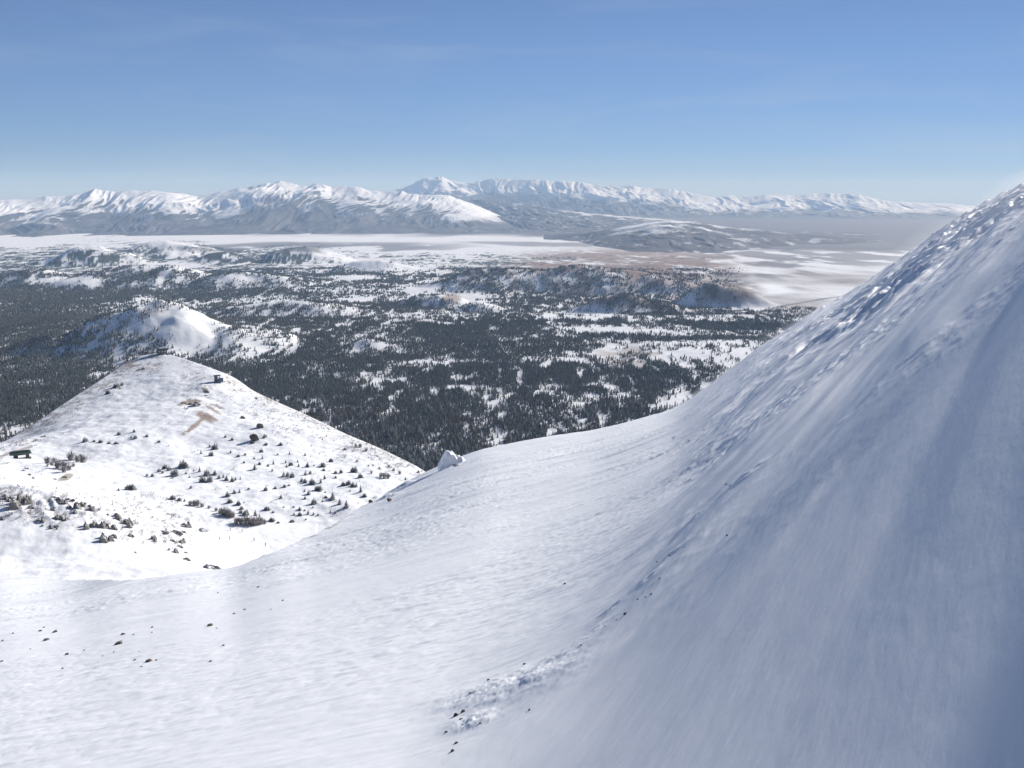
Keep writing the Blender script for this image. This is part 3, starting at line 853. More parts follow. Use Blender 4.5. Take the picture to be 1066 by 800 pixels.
spray_mat, _, _ = col_mat("needle_sprays", 0.85, 0.08, (), 0.2, 3.0)
SLIM = [(crown_mesh([(0, 0, 1.0, 0.26)], 800, f, 50 + i, spray_mat), trunk_mesh(0.9, 0.035, i)) for i, f in enumerate((0.55, 0.65, 0.75))]
BUSH = [(crown_mesh([(0, 0, 1.0, 0.30), (0.26, 0.08, 0.78, 0.26), (-0.27, -0.05, 0.70, 0.26), (0.02, 0.25, 0.62, 0.24)], 420, f, 60 + i, spray_mat), trunk_mesh(0.8, 0.05, 10 + i)) for i, f in enumerate((0.52, 0.62, 0.72))]
ROUND = [(crown_mesh([(0, 0, .95, 0.42), (0.3, 0.1, 0.85, 0.36), (-0.3, 0, 0.85, 0.36), (0.15, -0.2, 1.0, 0.34), (-0.15, 0.2, .9, .34)], 380, f, 70 + i, spray_mat), trunk_mesh(0.6, 0.06, 20 + i)) for i, f in enumerate((0.42, 0.55))]
TALL = [(crown_mesh([(0, 0, 1.0, 0.20)], 620, 0.04, 80 + i, spray_mat), trunk_mesh(0.95, 0.018, 30 + i)) for i in range(3)]

# ------------------------------------------------------------------ labels: rank a cluster, so that each label singles one out
def rank_labels(items, noun, where, key=lambda k: k['h'], big='tallest', shared='one of the'):
    """items: dicts with u, v, h -> sets label"""
    left = list(items); n = len(left)
    if n == 1:
        left[0]['label'] = f"lone {noun} {where}"; return
    if n == 2:
        a, b = sorted(left, key=lambda k: k['u'])
        a['label'] = f"left of the two {noun}s {where}"; b['label'] = f"right of the two {noun}s {where}"; return
    picks = [(big, lambda k: -key(k)), ('leftmost', lambda k: k['u']), ('rightmost', lambda k: -k['u']), ('highest placed', lambda k: k['v']), ('lowest placed', lambda k: -k['v']), ('smallest', lambda k: key(k))]
    for word, f in picks:
        if not left: break
        b = min(items, key=f)
        if b in left:
            b['label'] = f"{word} {noun} {where}"; left.remove(b)
    for k in left:
        k['label'] = f"middling {noun} {where}"

# ------------------------------------------------------------------ dwarf pines on the hill (zoom pixels: base x, base y, height, width or 0)
LISTS = [
 (120, 430, 6.66, [(25,540,25,0),(105,535,58,85),(220,440,30,0),(258,445,35,0),(305,410,40,0),(330,420,30,0),(345,390,50,42),(375,400,45,38),(412,440,85,62),
   (475,380,80,72),(490,425,25,0),(545,405,20,0),(515,450,20,0),(397,455,20,0),(525,525,35,0),(585,410,55,22),(605,480,75,62),(655,478,78,48),(635,435,60,50),
   (595,285,35,18),(665,300,55,40),(690,255,65,52),(655,240,30,0),(695,430,45,38),(720,460,40,34),(750,450,35,18),(775,472,58,40),(810,480,55,36),(835,468,35,24),(868,465,38,12),
   (763,170,30,0),(812,190,25,30),(1038,170,38,32),(1045,225,22,26),(1012,275,46,34),(1020,320,38,18),(1000,360,30,24),(968,395,50,30),(895,350,28,24),(900,295,28,22),(855,305,20,26),(800,280,30,18),
   (778,580,52,46),(825,560,40,36),(862,555,38,20),(925,535,22,20),(795,625,40,44),(855,640,42,44),(875,672,36,36),(905,712,55,62),(870,700,40,32),(893,628,16,14),(972,715,60,30),(1000,730,40,18),(1045,540,42,36),
   (400,600,42,46),(445,610,30,34),(480,615,30,20)]),
 (220, 460, 7.614, [(155,90,30,16),(345,225,58,34),(382,185,36,30),(452,195,30,28),(493,180,52,22),(483,235,35,20),(340,140,20,20),(437,25,22,30),(550,30,42,38),(527,105,26,16),(620,105,42,18),(743,110,32,24),
   (590,170,36,18),(598,205,38,22),(630,190,46,46),(685,165,32,18),(693,200,44,20),(765,200,60,42),(815,195,20,16),(885,200,52,52),(893,235,30,24),(945,160,45,34),
   (575,278,58,40),(605,280,65,40),(640,285,74,46),(745,265,50,34),(785,260,44,32),(720,318,52,38),(745,325,58,40),(800,340,78,66),(850,390,62,76),(868,330,52,26),(898,298,50,26),
   (985,255,44,34),(985,290,30,28),(1028,250,46,34),(1045,350,46,44),(430,390,44,36),(508,375,28,36),(580,365,34,34),(615,350,16,26),(553,455,50,34),(740,400,40,26),(775,420,58,44),(745,455,42,30),(815,492,72,50),(880,480,30,18),(905,405,20,16),(905,445,24,20),
   (965,450,70,40),(950,470,38,26),(1018,495,55,32),(440,545,42,56),(490,565,22,26),(480,635,44,54),(530,650,20,30),(640,640,30,46),(750,625,22,18),(575,525,20,16),(655,585,30,22),(652,525,24,20),(700,545,44,40),(703,585,44,40),(740,550,20,22),(768,580,50,26),(810,585,34,22),(845,590,30,22),(945,565,34,18),(988,570,34,24),(805,525,16,16)]),
 (320, 440, 6.66, [(110,310,38,44),(113,335,22,22),(165,275,40,34),(345,275,30,26),(325,345,58,62),(370,385,52,50),(285,435,56,44),(250,440,42,40),(315,442,46,40),(340,450,46,28),(370,485,72,26),(295,480,24,14),(398,515,34,40),(175,540,70,40),(225,570,54,32),(272,590,72,42),(130,525,26,24),
   (455,300,16,16),(425,305,20,14),(565,310,26,20),(500,320,20,20),(600,335,22,22),(680,400,34,18),(770,350,34,28),(310,150,22,14),(260,190,18,26)]),
 (0, 350, 4.44, [(395,490,34,26),(435,490,14,16),(465,492,18,22),(503,500,22,18),(537,500,16,26),(550,458,20,20),(620,446,24,16),(607,472,18,16),(626,475,20,22),(680,466,16,20),(735,492,14,18),(540,238,26,40),(500,268,26,26),(565,228,20,20)]),
]
ZONES = [  # photo box and where it is
 ((95, 400, 150, 472), "on the smooth upper snowfield left of the bare brown patch"),
 ((60, 380, 150, 410), "along the left ridge of the hill"),
 ((120, 500, 142, 515), "at the upper left end of the blue piste"),
 ((150, 470, 196, 500), "on the snow bank left of the bushy clump"),
 ((196, 480, 222, 512), "in the bushy clump on the snow bank"),
 ((222, 485, 252, 504), "in the short row running right along the snow bank"),
 ((205, 440, 245, 485), "below the bare brown patch"),
 ((232, 504, 290, 550), "on the shelf above the skiers"),
 ((170, 510, 200, 526), "in the dark row on the far edge of the piste"),
 ((240, 420, 292, 504), "around and below the dark boulder"),
 ((292, 440, 312, 504), "in the middle of the hill above the triple clump"),
 ((308, 470, 345, 516), "in the densest clump on the hill's right"),
 ((292, 504, 330, 552), "at the foot of the hill above the piste end"),
 ((308, 504, 350, 530), "on the lower right of the hill"),
 ((340, 480, 358, 504), "in the frosted clump right of the densest one"),
 ((345, 450, 385, 522), "near the white drift at the hill's right foot"),
 ((385, 450, 460, 522), "beside the white cornice at the hill's right end"),
 ((0, 300, 1066, 800), "scattered elsewhere on the snowy hill"),
]
pines = []
for (ox, oy, sc, L) in LISTS:
    for (bx, by, hh, ww) in L:
        pines.append(dict(u=ox + bx / sc, v=oy + by / sc, h=hh / sc, w=(ww or hh * 0.75) / sc))
hx, hy, hz = hit([p['u'] for p in pines], [p['v'] for p in pines], mid_height, 380, 1150)
zones = {}
for p, x, y, z in zip(pines, hx, hy, hz):
    p['xyz'] = (x, y, z)
    for k, (b, ph) in enumerate(ZONES):
        if b[0] <= p['u'] <= b[2] and b[1] <= p['v'] <= b[3]:
            zones.setdefault(k, []).append(p); break
for k, L in zones.items():
    rank_labels(L, "frosted dwarf pine", ZONES[k][1])
    for p in L: p['group'] = "dwarf pines " + ZONES[k][1]

def tree(name, kit, loc, h, w, label, cat, group, rz, squash=0.55):
    """an Empty at the foot, the trunk and the crown"""
    x, y, z = loc
    e = link(name, None, None, (x, y, z), rz)
    tag(e, label, cat, group)
    for part, me, base in (("crown", kit[0], 0.0), ("trunk", kit[1], 0.0)):
        o = link(part, me, e)
        o.scale = (w / squash, w / squash, h)
    return e

for i, p in enumerate(pines):
    d = math.dist(p['xyz'], (0, 0, 0))
    h = max(1.0, p['h'] * 0.76 * d / F_PX); w = max(0.8, p['w'] * 0.9 * d / F_PX)
    ratio = w / h
    if ratio < 0.72: kit, sq = SLIM[i % 3], 0.62
    elif ratio < 1.15: kit, sq = BUSH[i % 3], 0.95
    else: kit, sq = ROUND[i % 2], 1.15
    tree("dwarf_pine", kit, p['xyz'], h, w, p['label'], "pine tree", p['group'], rng.uniform(0, 6.28), sq)

# ------------------------------------------------------------------ nearest conifers of the valley forest, each a tree
def single_zone(u):
    if u < 100: return "at the near edge of the forest behind the hill's left ridge"
    if u < 300: return "at the near edge of the forest behind the hill's upper right ridge"
    if u < 400: return "at the near edge of the forest behind the hill's lower right ridge"
    if u < 465: return "in the brownish wood just above the notch beside the white boulder"
    if u < 540: return "in the brownish wood just beyond the white boulder's snow ridge"
    return "in the dark wood just beyond the snow ridge's right half"
for i, (x, y, z, h, w, u, v) in enumerate(SINGLES):
    wh = single_zone(u)
    tree("conifer", TALL[i % 3], (x, y, z), h, w * 1.1, "tall narrow conifer " + wh, "conifer", "tall conifers " + wh, rng.uniform(0, 6.28), 0.40)

# ------------------------------------------------------------------ stones
def stone_mesh(name, seed, mat, rough=0.28, sub=3, squash=(1, 1, 1), facets=4):
    g = np.random.default_rng(seed)
    bm = bmesh.new()
    bmesh.ops.create_icosphere(bm, subdivisions=sub, radius=0.5)
    co = np.array([v.co[:] for v in bm.verts])
    for _ in range(facets + 5):
        n = g.normal(size=3); n /= np.linalg.norm(n)
        dcut = g.uniform(0.26, 0.42)
        over = np.maximum(0, co @ n - dcut)
        co = co - over[:, None] * n * 0.9
    f = 1 + rough * fbm(co[:, 0] * 3 + seed, co[:, 1] * 3 + co[:, 2] * 2.3, 3, seed)
    co = co * f[:, None] * np.array(squash)
    for v, c in zip(bm.verts, co): v.co = c
    return bm_mesh(name, bm, mat, False)

STONES = [stone_mesh("stone", 400 + i, rock_dark, 0.3, 2) for i in range(6)]
TAN_STONE = stone_mesh("stone", 410, rock_tan, 0.3, 2)
STONE_LISTS = [
 (0, 600, 4.0, "in the scatter of stones on the lower left snow slope",
  [(10,270,10),(168,230,12),(228,234,19),(192,268,21),(183,215,7),(55,240,9),(280,328,19),(8,356,11),(260,386,9),(350,310,7),(495,284,25),(512,244,15),(555,245,9),(505,272,9),(475,318,7),(634,214,11),(632,236,7),(580,315,6),(620,358,-25),(560,352,12),(590,378,9),(650,352,9),(428,335,7),(126,305,7)]),
 (0, 600, 4.0, "right of the main scatter on the lower left snow slope",
  [(875,208,23),(902,218,9),(930,290,11),(877,356,11),(975,157,7),(1020,140,10),(907,70,6)]),
 (200, 600, 3.807, "on the upper middle of the open snow slope", [(262,45,9),(360,98,9),(313,133,7),(210,133,7),(166,150,9)]),
 (420, 600, 3.807, "around the white wind-broken drift at the bottom centre",
  [(480,350,11),(338,412,14),(238,540,20),(208,556,22),(228,568,14),(265,465,9),(170,622,15),(210,663,15),(195,697,17),(500,532,13),(235,590,9),(305,585,9)]),
 (420, 600, 3.807, "in the pebbly streak below the shaded bank", [(640,32,11),(880,150,18),(705,275,9),(982,75,9),(930,92,9),(960,84,7),(1015,10,9),(845,175,7),(800,200,7)]),
 (640, 440, 5.33, "near the foot of the shaded bank's rough snow", [(412,105,13),(512,218,10),(625,630,15),(390,697,10),(620,345,14),(640,352,10),(305,740,10),(235,775,10)]),
]
for (ox, oy, sc, where, L) in STONE_LISTS:
    items = [dict(u=ox + a / sc, v=oy + b / sc, h=abs(s_) / sc, tan=s_ < 0) for (a, b, s_) in L]
    X, Y, Z = hit([k['u'] for k in items], [k['v'] for k in items], near_height, 2.5, 230, 1500, True)
    plain = [k for k in items if not k['tan']]
    rank_labels(plain, "small dark stone", where, big='largest')
    for k in items:
        if k['tan']: k['label'] = "tan brown stone " + where
    for i, (k, x, y, z) in enumerate(zip(items, X, Y, Z)):
        d = math.sqrt(x * x + y * y + z * z); s = k['h'] * d / F_PX * 1.3
        o = link("stone", TAN_STONE if k['tan'] else STONES[rng.randrange(6)], None, (x, y, z - 0.04 * s), rng.uniform(0, 6.28), (s, s * rng.uniform(.7, 1), s * rng.uniform(.6, .85)))
        tag(o, k['label'], "stone", "stones " + where)

# big boulders on the hill
def boulder(u, v, w, h, mesh, label, name="boulder", fn=mid_height, r0=380, r1=1150, depth=0.8, sink=0.3, geo=False):
    x, y, z = (float(k[0]) for k in hit([u], [v], fn, r0, r1, 900, geo))
    d = math.sqrt(x * x + y * y + z * z)
    W, H = w * d / F_PX, h * d / F_PX
    o = link(name, mesh, None, (x, y, z + H * (0.5 - sink)), math.atan2(-x, y), (W * 1.1, W * depth, H * 1.3))
    return tag(o, label, name.replace('_', ' ') if name != "stone" else "stone")
boulder(264.8, 458.5, 9.5, 7.6, stone_mesh("boulder", 431, rock_dark, 0.2, 3), "large dark rounded boulder in the middle of the snowy hill")
boulder(263, 462, 5, 3, stone_mesh("boulder", 432, rock_dark, 0.3, 3), "small dark rock just below the large rounded boulder")
boulder(270.6, 445.5, 7.5, 6, stone_mesh("boulder", 433, rock_dark, 0.4, 3, (1, 1, .8)), "jagged dark rock up-slope right of the large rounded boulder")
boulder(253, 436, 4.6, 3.6, stone_mesh("boulder", 434, rock_dark, 0.3, 3), "small round dark rock above the large rounded boulder")
def rimed_boulder():
    """one white dome: steep left side, high shoulder, lower back to the right"""
    nx, ny = 60, 40
    X, Y = np.meshgrid(np.linspace(-0.58, 0.58, nx), np.linspace(-0.5, 0.5, ny))
    prof = np.interp(X + 0.15 * Y, [-0.6, -0.52, -0.40, -0.27, -0.18, -0.05, 0.10, 0.25, 0.40, 0.5, 0.6], [-0.3, 0.10, 0.55, 0.92, 1.0, 0.90, 0.70, 0.66, 0.48, 0.15, -0.3])
    h = prof * np.sqrt(np.clip(1 - (Y / 0.5) ** 2, 0, 1)) - 0.25 * (np.abs(Y) > 0.47)
    h = h + fbm(X * 5 + 3, Y * 5, 4, 441) * 0.16 * (prof > 0) + (ridged(X * 9, Y * 9, 2, 445) - 0.5) * 0.07
    return np_mesh("snow_covered_boulder", np.stack([X, Y, h - 0.12], -1).reshape(-1, 3), grid_faces(ny, nx), rock_rime, None, True)
_x, _y, _z = (float(k[0]) for k in hit([472], [484.5], near_height, 60, 230, 900, True))
_m1 = math.sqrt(_x * _x + _y * _y + _z * _z) / F_PX
tag(link("snow_covered_boulder", rimed_boulder(), None, (_x, _y, _z), math.atan2(-_x, _y), (28 * _m1, 20 * _m1, 17.5 * _m1)),
    "big rime-white boulder standing on the snow ridge above the notch", "boulder")
boulder(474.5, 485.5, 6.5, 2.6, stone_mesh("stone", 453, rock_snowy, 0.4, 3), "flat grey stone just below the big rime-white boulder", "stone", near_height, 60, 230, 0.9, 0.2, True)
boulder(405, 522.5, 4.6, 4.4, stone_mesh("stone", 454, rock_dark, 0.4, 3), "dark upright stone at the edge of the white cornice", "stone", near_height, 60, 230, 0.9, 0.1, True)
boulder(385.5, 523.5, 4.0, 3.0, stone_mesh("stone", 455, rock_dark, 0.4, 3), "dark stone at the lower left end of the white cornice", "stone", near_height, 60, 230, 0.9, 0.1, True)

# ------------------------------------------------------------------ rock outcrops of the knoll
def outcrop_mesh(seed, n=9):
    """one bedrock rib: lumpy ridge with several heads, unit width"""
    g = np.random.default_rng(seed)
    nx, ny = 44, 26
    X, Y = np.meshgrid(np.linspace(-0.55, 0.55, nx), np.linspace(-0.5, 0.5, ny))
    h = np.full(X.shape, -0.3)
    for _ in range(n):
        cx, cy = g.uniform(-0.42, 0.42), g.uniform(-0.33, 0.33); r = g.uniform(0.07, 0.2)
        d = np.maximum(np.abs((X - cx) * math.cos(k := g.uniform(0, 3)) + (Y - cy) * math.sin(k)), np.abs((Y - cy) * math.cos(k) - (X - cx) * math.sin(k)) * 1.4) / r
        h = np.maximum(h, (1 - d ** 1.8) * r * g.uniform(1.0, 2.0))
    h = h + fbm(X * 9 + seed, Y * 9, 3, seed) * 0.07
    h = np.maximum(h, -0.3)
    V = np.stack([X, Y, h], -1).reshape(-1, 3)
    return np_mesh("rock_outcrop", V, grid_faces(ny, nx), rock_snowy, None, False)
OUT = [outcrop_mesh(460 + i, 7 + i) for i in range(6)]
OUT_LIST = [
 (0, 490, 7.614, [(18,200,60,60),(60,215,60,50),(115,230,90,120),(212,215,56,66),(15,378,46,40),(320,388,52,44),(375,440,80,40),(442,444,60,40),(668,432,62,62),(740,420,52,60),(805,420,80,66),(872,445,72,44),(900,345,80,60),(1000,400,80,90),(800,520,100,76),(900,515,56,34),(1025,512,50,26),(575,275,80,70),(690,280,66,56),(430,210,56,32),(462,240,50,32),(240,290,50,30),(232,340,24,16),(500,250,50,40),(720,310,50,30),(545,230,60,30),(640,260,50,36),(455,360,60,50),(520,380,44,36),(580,325,44,30),(400,290,60,40)]),
 (130, 500, 7.614, [(222,455,52,56),(300,408,60,24),(395,402,86,36),(370,475,44,26),(452,475,30,60),(378,548,66,50),(432,522,40,26),(475,570,24,18),(490,622,64,34),(650,682,150,44),(486,342,60,60),(580,388,110,22),(80,570,20,18),(460,405,30,24)]),
 (0, 440, 8.88, [(595,500,40,30),(330,160,44,24),(400,125,36,24),(240,420,36,30),(270,480,34,26),(300,510,24,20),(215,440,24,18),(500,520,34,18)]),
 (120, 350, 6.66, [(540,465,70,40),(490,495,24,26),(470,460,30,18),(570,470,30,20),(630,380,40,22),(625,410,30,12),(180,225,44,22),(20,360,40,20),(975,430,26,18)]),
]
OZONES = [((0, 505, 34, 545), "at the left end of the knoll's rocky face"), ((34, 505, 84, 560), "in the pale stony middle of the knoll's face"), ((84, 505, 140, 570), "in the dark broken right part of the knoll's face"),
          ((140, 540, 260, 600), "on the knoll's right shoulder above the bowl"), ((0, 440, 90, 503), "near the lift station on the hill's left shoulder"), ((100, 350, 300, 450), "on the upper hill around the bare brown patch")]
outs = []
for (ox, oy, sc, L) in OUT_LIST:
    for (a, b, w, h) in L: outs.append(dict(u=ox + a / sc, v=oy + (b + h * 0.42) / sc, h=max(w, h) / sc, w=w / sc, hh=h / sc))
X, Y, Z = hit([k['u'] for k in outs], [k['v'] for k in outs], mid_height, 380, 1150)
oz = {}
for k, x, y, z in zip(outs, X, Y, Z):
    k['xyz'] = (x, y, z)
    for q, (b, ph) in enumerate(OZONES):
        if b[0] <= k['u'] <= b[2] and b[1] <= k['v'] <= b[3]: oz.setdefault(q, []).append(k); break
    else: oz.setdefault(99, []).append(k)
for q, L in oz.items():
    ph = OZONES[q][1] if q < 90 else "alone on the open snow"
    rank_labels(L, "snow-dusted rock outcrop", ph, big='largest')
    for k in L: k['group'] = "rock outcrops " + ph
for i, k in enumerate(outs):
    x, y, z = k['xyz']; d = math.dist(k['xyz'], (0, 0, 0))
    W, H = k['w'] * d / F_PX, k['hh'] * d / F_PX
    o = link("rock_outcrop", OUT[i % 6], None, (x, y + 0.2 * H, z + 0.02 * H), rng.uniform(-0.5, 0.5), (W * 1.25, max(W * 0.7, H * 1.5), H * 1.8))
    tag(o, k['label'], "rock outcrop", k['group'])

# ------------------------------------------------------------------ frosted shrubs
twig_mat = flat_mat("frosted_twigs", (0.34, 0.32, 0.32), 0.9, 0.35, 2.0)
def shrub_arrays(n, seed, spread=0.42):
    g = np.random.default_rng(seed); vs, fs = [], []
    for k in range(n):
        a = g.uniform(0, 6.283); tilt = abs(g.normal(0, 0.42)); L = g.uniform(0.5, 1.0)
        b = np.array([g.normal(0, 0.12), g.normal(0, 0.12), -0.05])
        d = np.array([math.cos(a) * math.sin(tilt), math.sin(a) * math.sin(tilt), math.cos(tilt)])
        s = np.array([-math.sin(a), math.cos(a), 0.0]) * g.uniform(0.015, 0.035)
        for q in range(3):
            p0 = b + d * L * q / 3; p1 = b + d * L * (q + 1) / 3 + g.normal(0, 0.03, 3)
            i = len(vs); vs += [p0 - s, p0 + s, p1 + s * 0.7, p1 - s * 0.7]; fs.append((i, i + 1, i + 2, i + 3))
        for q in range(3):
            p = b + d * L * g.uniform(0.35, 1); dd = d + g.normal(0, 0.6, 3); l2 = g.uniform(0.12, 0.28)
            i = len(vs); vs += [p - s, p + s, p + dd * l2 + s * .4, p + dd * l2 - s * .4]; fs.append((i, i + 1, i + 2, i + 3))
    return np.array(vs), np.array(fs)
SHRUB = []
for i in range(4):
    v_, f_ = shrub_arrays(60, 480 + i)
    SHRUB.append(np_mesh("shrub", v_, f_, twig_mat, None, False))
SH_LIST = [
 (0, 440, 8.88, [(440,380,60),(500,375,50),(530,425,66),(600,430,70),(640,440,50),(655,350,78),(715,365,60),(770,372,66),(745,340,50),(590,460,60),(440,410,26),(680,410,30),(480,400,40),(560,400,40)], "in the row of bare shrubs right of the lift station"),
 (120, 430, 6.66, [(570,642,40),(520,642,32),(600,655,30),(650,665,22),(700,682,26),(740,710,36),(765,718,46),(790,722,50),(815,728,40),(545,640,36)], "in the thin hedge along the far edge of the piste"),
 (220, 460, 7.614, [(200,650,50),(235,655,56),(268,660,60),(300,662,64),(335,664,70),(365,660,64),(395,655,52),(185,668,26),(425,655,36),(100,585,62),(135,590,54),(70,570,40)], "in the pale willow thicket above the skiers"),
 (320, 440, 6.66, [(510,380,34),(535,388,44),(560,390,36),(445,355,20),(640,360,26),(800,380,24),(335,170,24),(365,175,28),(410,200,22)], "on the hill's right flank under the ridge"),
]
for (ox, oy, sc, L, where) in SH_LIST:
    items = [dict(u=ox + a / sc, v=oy + b / sc, h=h / sc) for (a, b, h) in L]
    X, Y, Z = hit([k['u'] for k in items], [k['v'] for k in items], mid_height, 380, 1150)
    rank_labels(items, "bare frosted shrub", where)
    for i, (k, x, y, z) in enumerate(zip(items, X, Y, Z)):
        d = math.sqrt(x * x + y * y + z * z); h = k['h'] * d / F_PX
        o = link("shrub", SHRUB[i % 4], None, (x, y, z), rng.uniform(0, 6.28), (h * 1.15, h * 1.15, h))
        tag(o, k['label'], "shrub", "bare frosted shrubs " + where)

# low brush poking through the snow on the hill: nobody could count it
def brush():
    us, vs, hs = [], [], []
    for _ in range(5200):
        u = nrg.uniform(-5, 440); ridge = np.interp(u, MEDGE[:, 0], MEDGE[:, 1])
        if nrg.random() < 0.62 and u > 190:
            v = ridge + 1 + abs(nrg.normal(0, 20)) * (0.5 if u > 380 else 1)
        elif u < 170 and nrg.random() < 0.6:
            v = ridge + 1.5 + abs(nrg.normal(0, 11))
        elif u < 200 and nrg.random() < 0.8:
            v = 530 + 0.17 * (u - 95) + nrg.normal(0, 13)
        else:
            v = nrg.uniform(ridge + 5, 545)
            if nrg.random() < 0.75: continue
        if v > 575: continue
        us.append(u); vs.append(v)
    us, vs = np.array(us), np.array(vs)
    x, y, z = hit(us, vs, mid_height, 380, 1150, 420)
    keep = (fbm(x / 22, y / 22, 3, 801) + nrg.normal(0, 0.18, len(x))) > 0.0
    x, y, z = x[keep], y[keep], z[keep]
    v_, f_ = shrub_arrays(7, 499)
    n, k = len(x), len(v_)
    h = nrg.uniform(0.5, 1.7, n); a = nrg.uniform(0, 6.28, n)
    ca, sa = np.cos(a)[:, None], np.sin(a)[:, None]
    V = np.stack([(v_[:, 0] * ca - v_[:, 1] * sa) * h[:, None] * 2.2 + x[:, None], (v_[:, 0] * sa + v_[:, 1] * ca) * h[:, None] * 2.2 + y[:, None], v_[:, 2] * h[:, None] + z[:, None]], -1).reshape(-1, 3)
    Fc = (f_[None] + (np.arange(n) * k)[:, None, None]).reshape(-1, 4)
    tag(link("brush", np_mesh("brush", V, Fc, twig_mat, None, False)), kind='stuff')
brush()

# ------------------------------------------------------------------ lift station, huts, mast, posts
steel_green = flat_mat("dark_green_cladding", (0.045, 0.075, 0.065), 0.5, 0.15, 1.0)
steel_dark = flat_mat("dark_steel", (0.05, 0.055, 0.06), 0.5, 0.2, 1.0)
blue_panel = flat_mat("slate_blue_panel", (0.07, 0.11, 0.16), 0.55, 0.15, 1.0)
grey_wood = flat_mat("weathered_grey_boards", (0.16, 0.15, 0.145), 0.8, 0.25, 2.0)
pale_wood = flat_mat("pale_pole_wood", (0.45, 0.42, 0.38), 0.8, 0.2, 2.0)
glass_mat, _gnt, _gb = new_mat("window_glass"); _gb.inputs["Base Color"].default_value = (0.35, 0.42, 0.48, 1); _gb.inputs["Roughness"].default_value = 0.12
snow_cap = flat_mat("roof_snow", tuple(SNOW), 0.7, 0.04, 1.0)

def place(name, u, v, label, cat, turn=0.0):
    for _ in range(30):                 # step down from the sky until the pixel lies on the hill
        x, y, z = (float(k[0]) for k in hit([u], [v], mid_height, 380, 1150, 1500))
        if math.hypot(x, y) < 1120: break
        v += 0.5
    e = link(name, None, None, (x, y, z), math.atan2(-x, y) + turn)
    return tag(e, label, cat), math.sqrt(x * x + y * y + z * z) / F_PX

def box_part(name, parent, boxes, mat, bevel=0.0):
    bm = bmesh.new()
    for (c, s) in boxes: bm_box(bm, c, s)
    if bevel: bmesh.ops.bevel(bm, geom=bm.edges[:], offset=bevel, segments=3, affect='EDGES')
    return link(name, bm_mesh(name, bm, mat), parent)

def lift_station():
    e, m = place("lift_station", 21.8, 477.6, "dark green chairlift station with a rounded roof at the hill's left edge", "lift station", 0.05)
    L, H = 19 * m, 8.2 * m
    bm = bmesh.new()          # long canopy with rounded ends and crowned top
    n = 24
    prof = []
    for k in range(n + 1):
        t = k / n * 2 - 1
        prof.append((t, (1 - abs(t) ** 6) ** (1 / 6)))
    rows = []
    for (t, w) in prof:
        ring = []
        for q in range(10):
            a = math.pi * q / 9
            ring.append(bm.verts.new((t * L / 2, -math.cos(a) * w * 1.9, H * 0.50 + (math.sin(a) ** 0.6) * w * H * 0.45)))
        rows.append(ring)
    for a, b in zip(rows, rows[1:]):
        for q in range(9): bm.faces.new((a[q], a[q + 1], b[q + 1], b[q]))
        bm.faces.new((a[0], b[0], b[9], a[9]))
    link("roof", bm_mesh("roof", bm, steel_green, True), e)
    box_part("pillar", e, [((-L * 0.22, 0, H * 0.26), (L * 0.20, 1.6, H * 0.6))], steel_dark, 0.08)
    box_part("pillar", e, [((L * 0.30, 0, H * 0.26), (L * 0.16, 1.6, H * 0.6))], steel_dark, 0.08)
    box_part("platform", e, [((0, 0, -0.1), (L * 0.92, 3.4, 0.8))], grey_wood, 0.05)
    box_part("bullwheel_guard", e, [((L * 0.02, 0, H * 0.46), (L * 0.5, 2.6, H * 0.09))], steel_dark, 0.05)
lift_station()

def hut():
    e, m = place("lift_hut", 227.6, 398.2, "small slate blue lift hut with a lit-looking pale window near the hilltop", "hut", 0.1)
    e['label'] = "small slate blue lift hut with a pale window below the hilltop"
    s = m
    box_part("wall", e, [((-2.4 * s, 0, 3.4 * s), (3.2 * s, 3.2 * s, 6.4 * s)), ((1.8 * s, 0, 1.9 * s), (5.2 * s, 3.0 * s, 3.0 * s))], blue_panel, 0.05)
    box_part("roof", e, [((-1.2 * s, 0, 6.9 * s), (6.6 * s, 3.8 * s, 0.7 * s))], steel_dark, 0.05)
    box_part("annex_roof", e, [((2.4 * s, 0, 3.6 * s), (4.6 * s, 3.6 * s, 0.5 * s))], steel_dark, 0.05)
    box_part("window", e, [((0.9 * s, -1.5 * s, 5.0 * s), (1.8 * s, 0.5 * s, 1.7 * s))], glass_mat)
    box_part("door", e, [((-2.4 * s, -1.62 * s, 1.7 * s), (1.2 * s, 0.1 * s, 2.6 * s))], steel_dark)
    for q in (-1, 1):
        box_part("leg", e, [((1.6 * s + q * 1.6 * s, 0, 0.0), (0.5 * s, 0.5 * s, 1.4 * s))], steel_dark)
hut()

def top_station():
    e, m = place("summit_station", 169.0, 367.4, "low dark flat-roofed building on the hill's very top", "building", 0.0)
    s = m
    box_part("wall", e, [((0, 0, 1.9 * s), (9.0 * s, 4.5 * s, 4.4 * s))], grey_wood, 0.05)
    box_part("roof", e, [((0, 0, 4.5 * s), (10.4 * s, 5.6 * s, 0.9 * s))], steel_dark, 0.08)
    for q in (-2.8, 0, 2.8):
        box_part("window", e, [((q * s, -2.28 * s, 2.4 * s), (1.5 * s, 0.12 * s, 1.2 * s))], glass_mat)
    box_part("door", e, [((4.0 * s, -2.28 * s, 1.4 * s), (0.9 * s, 0.14 * s, 2.2 * s))], steel_dark)
    box_part("chimney", e, [((-3.4 * s, 0.8 * s, 5.6 * s), (0.7 * s, 0.7 * s, 1.8 * s))], grey_wood)
top_station()

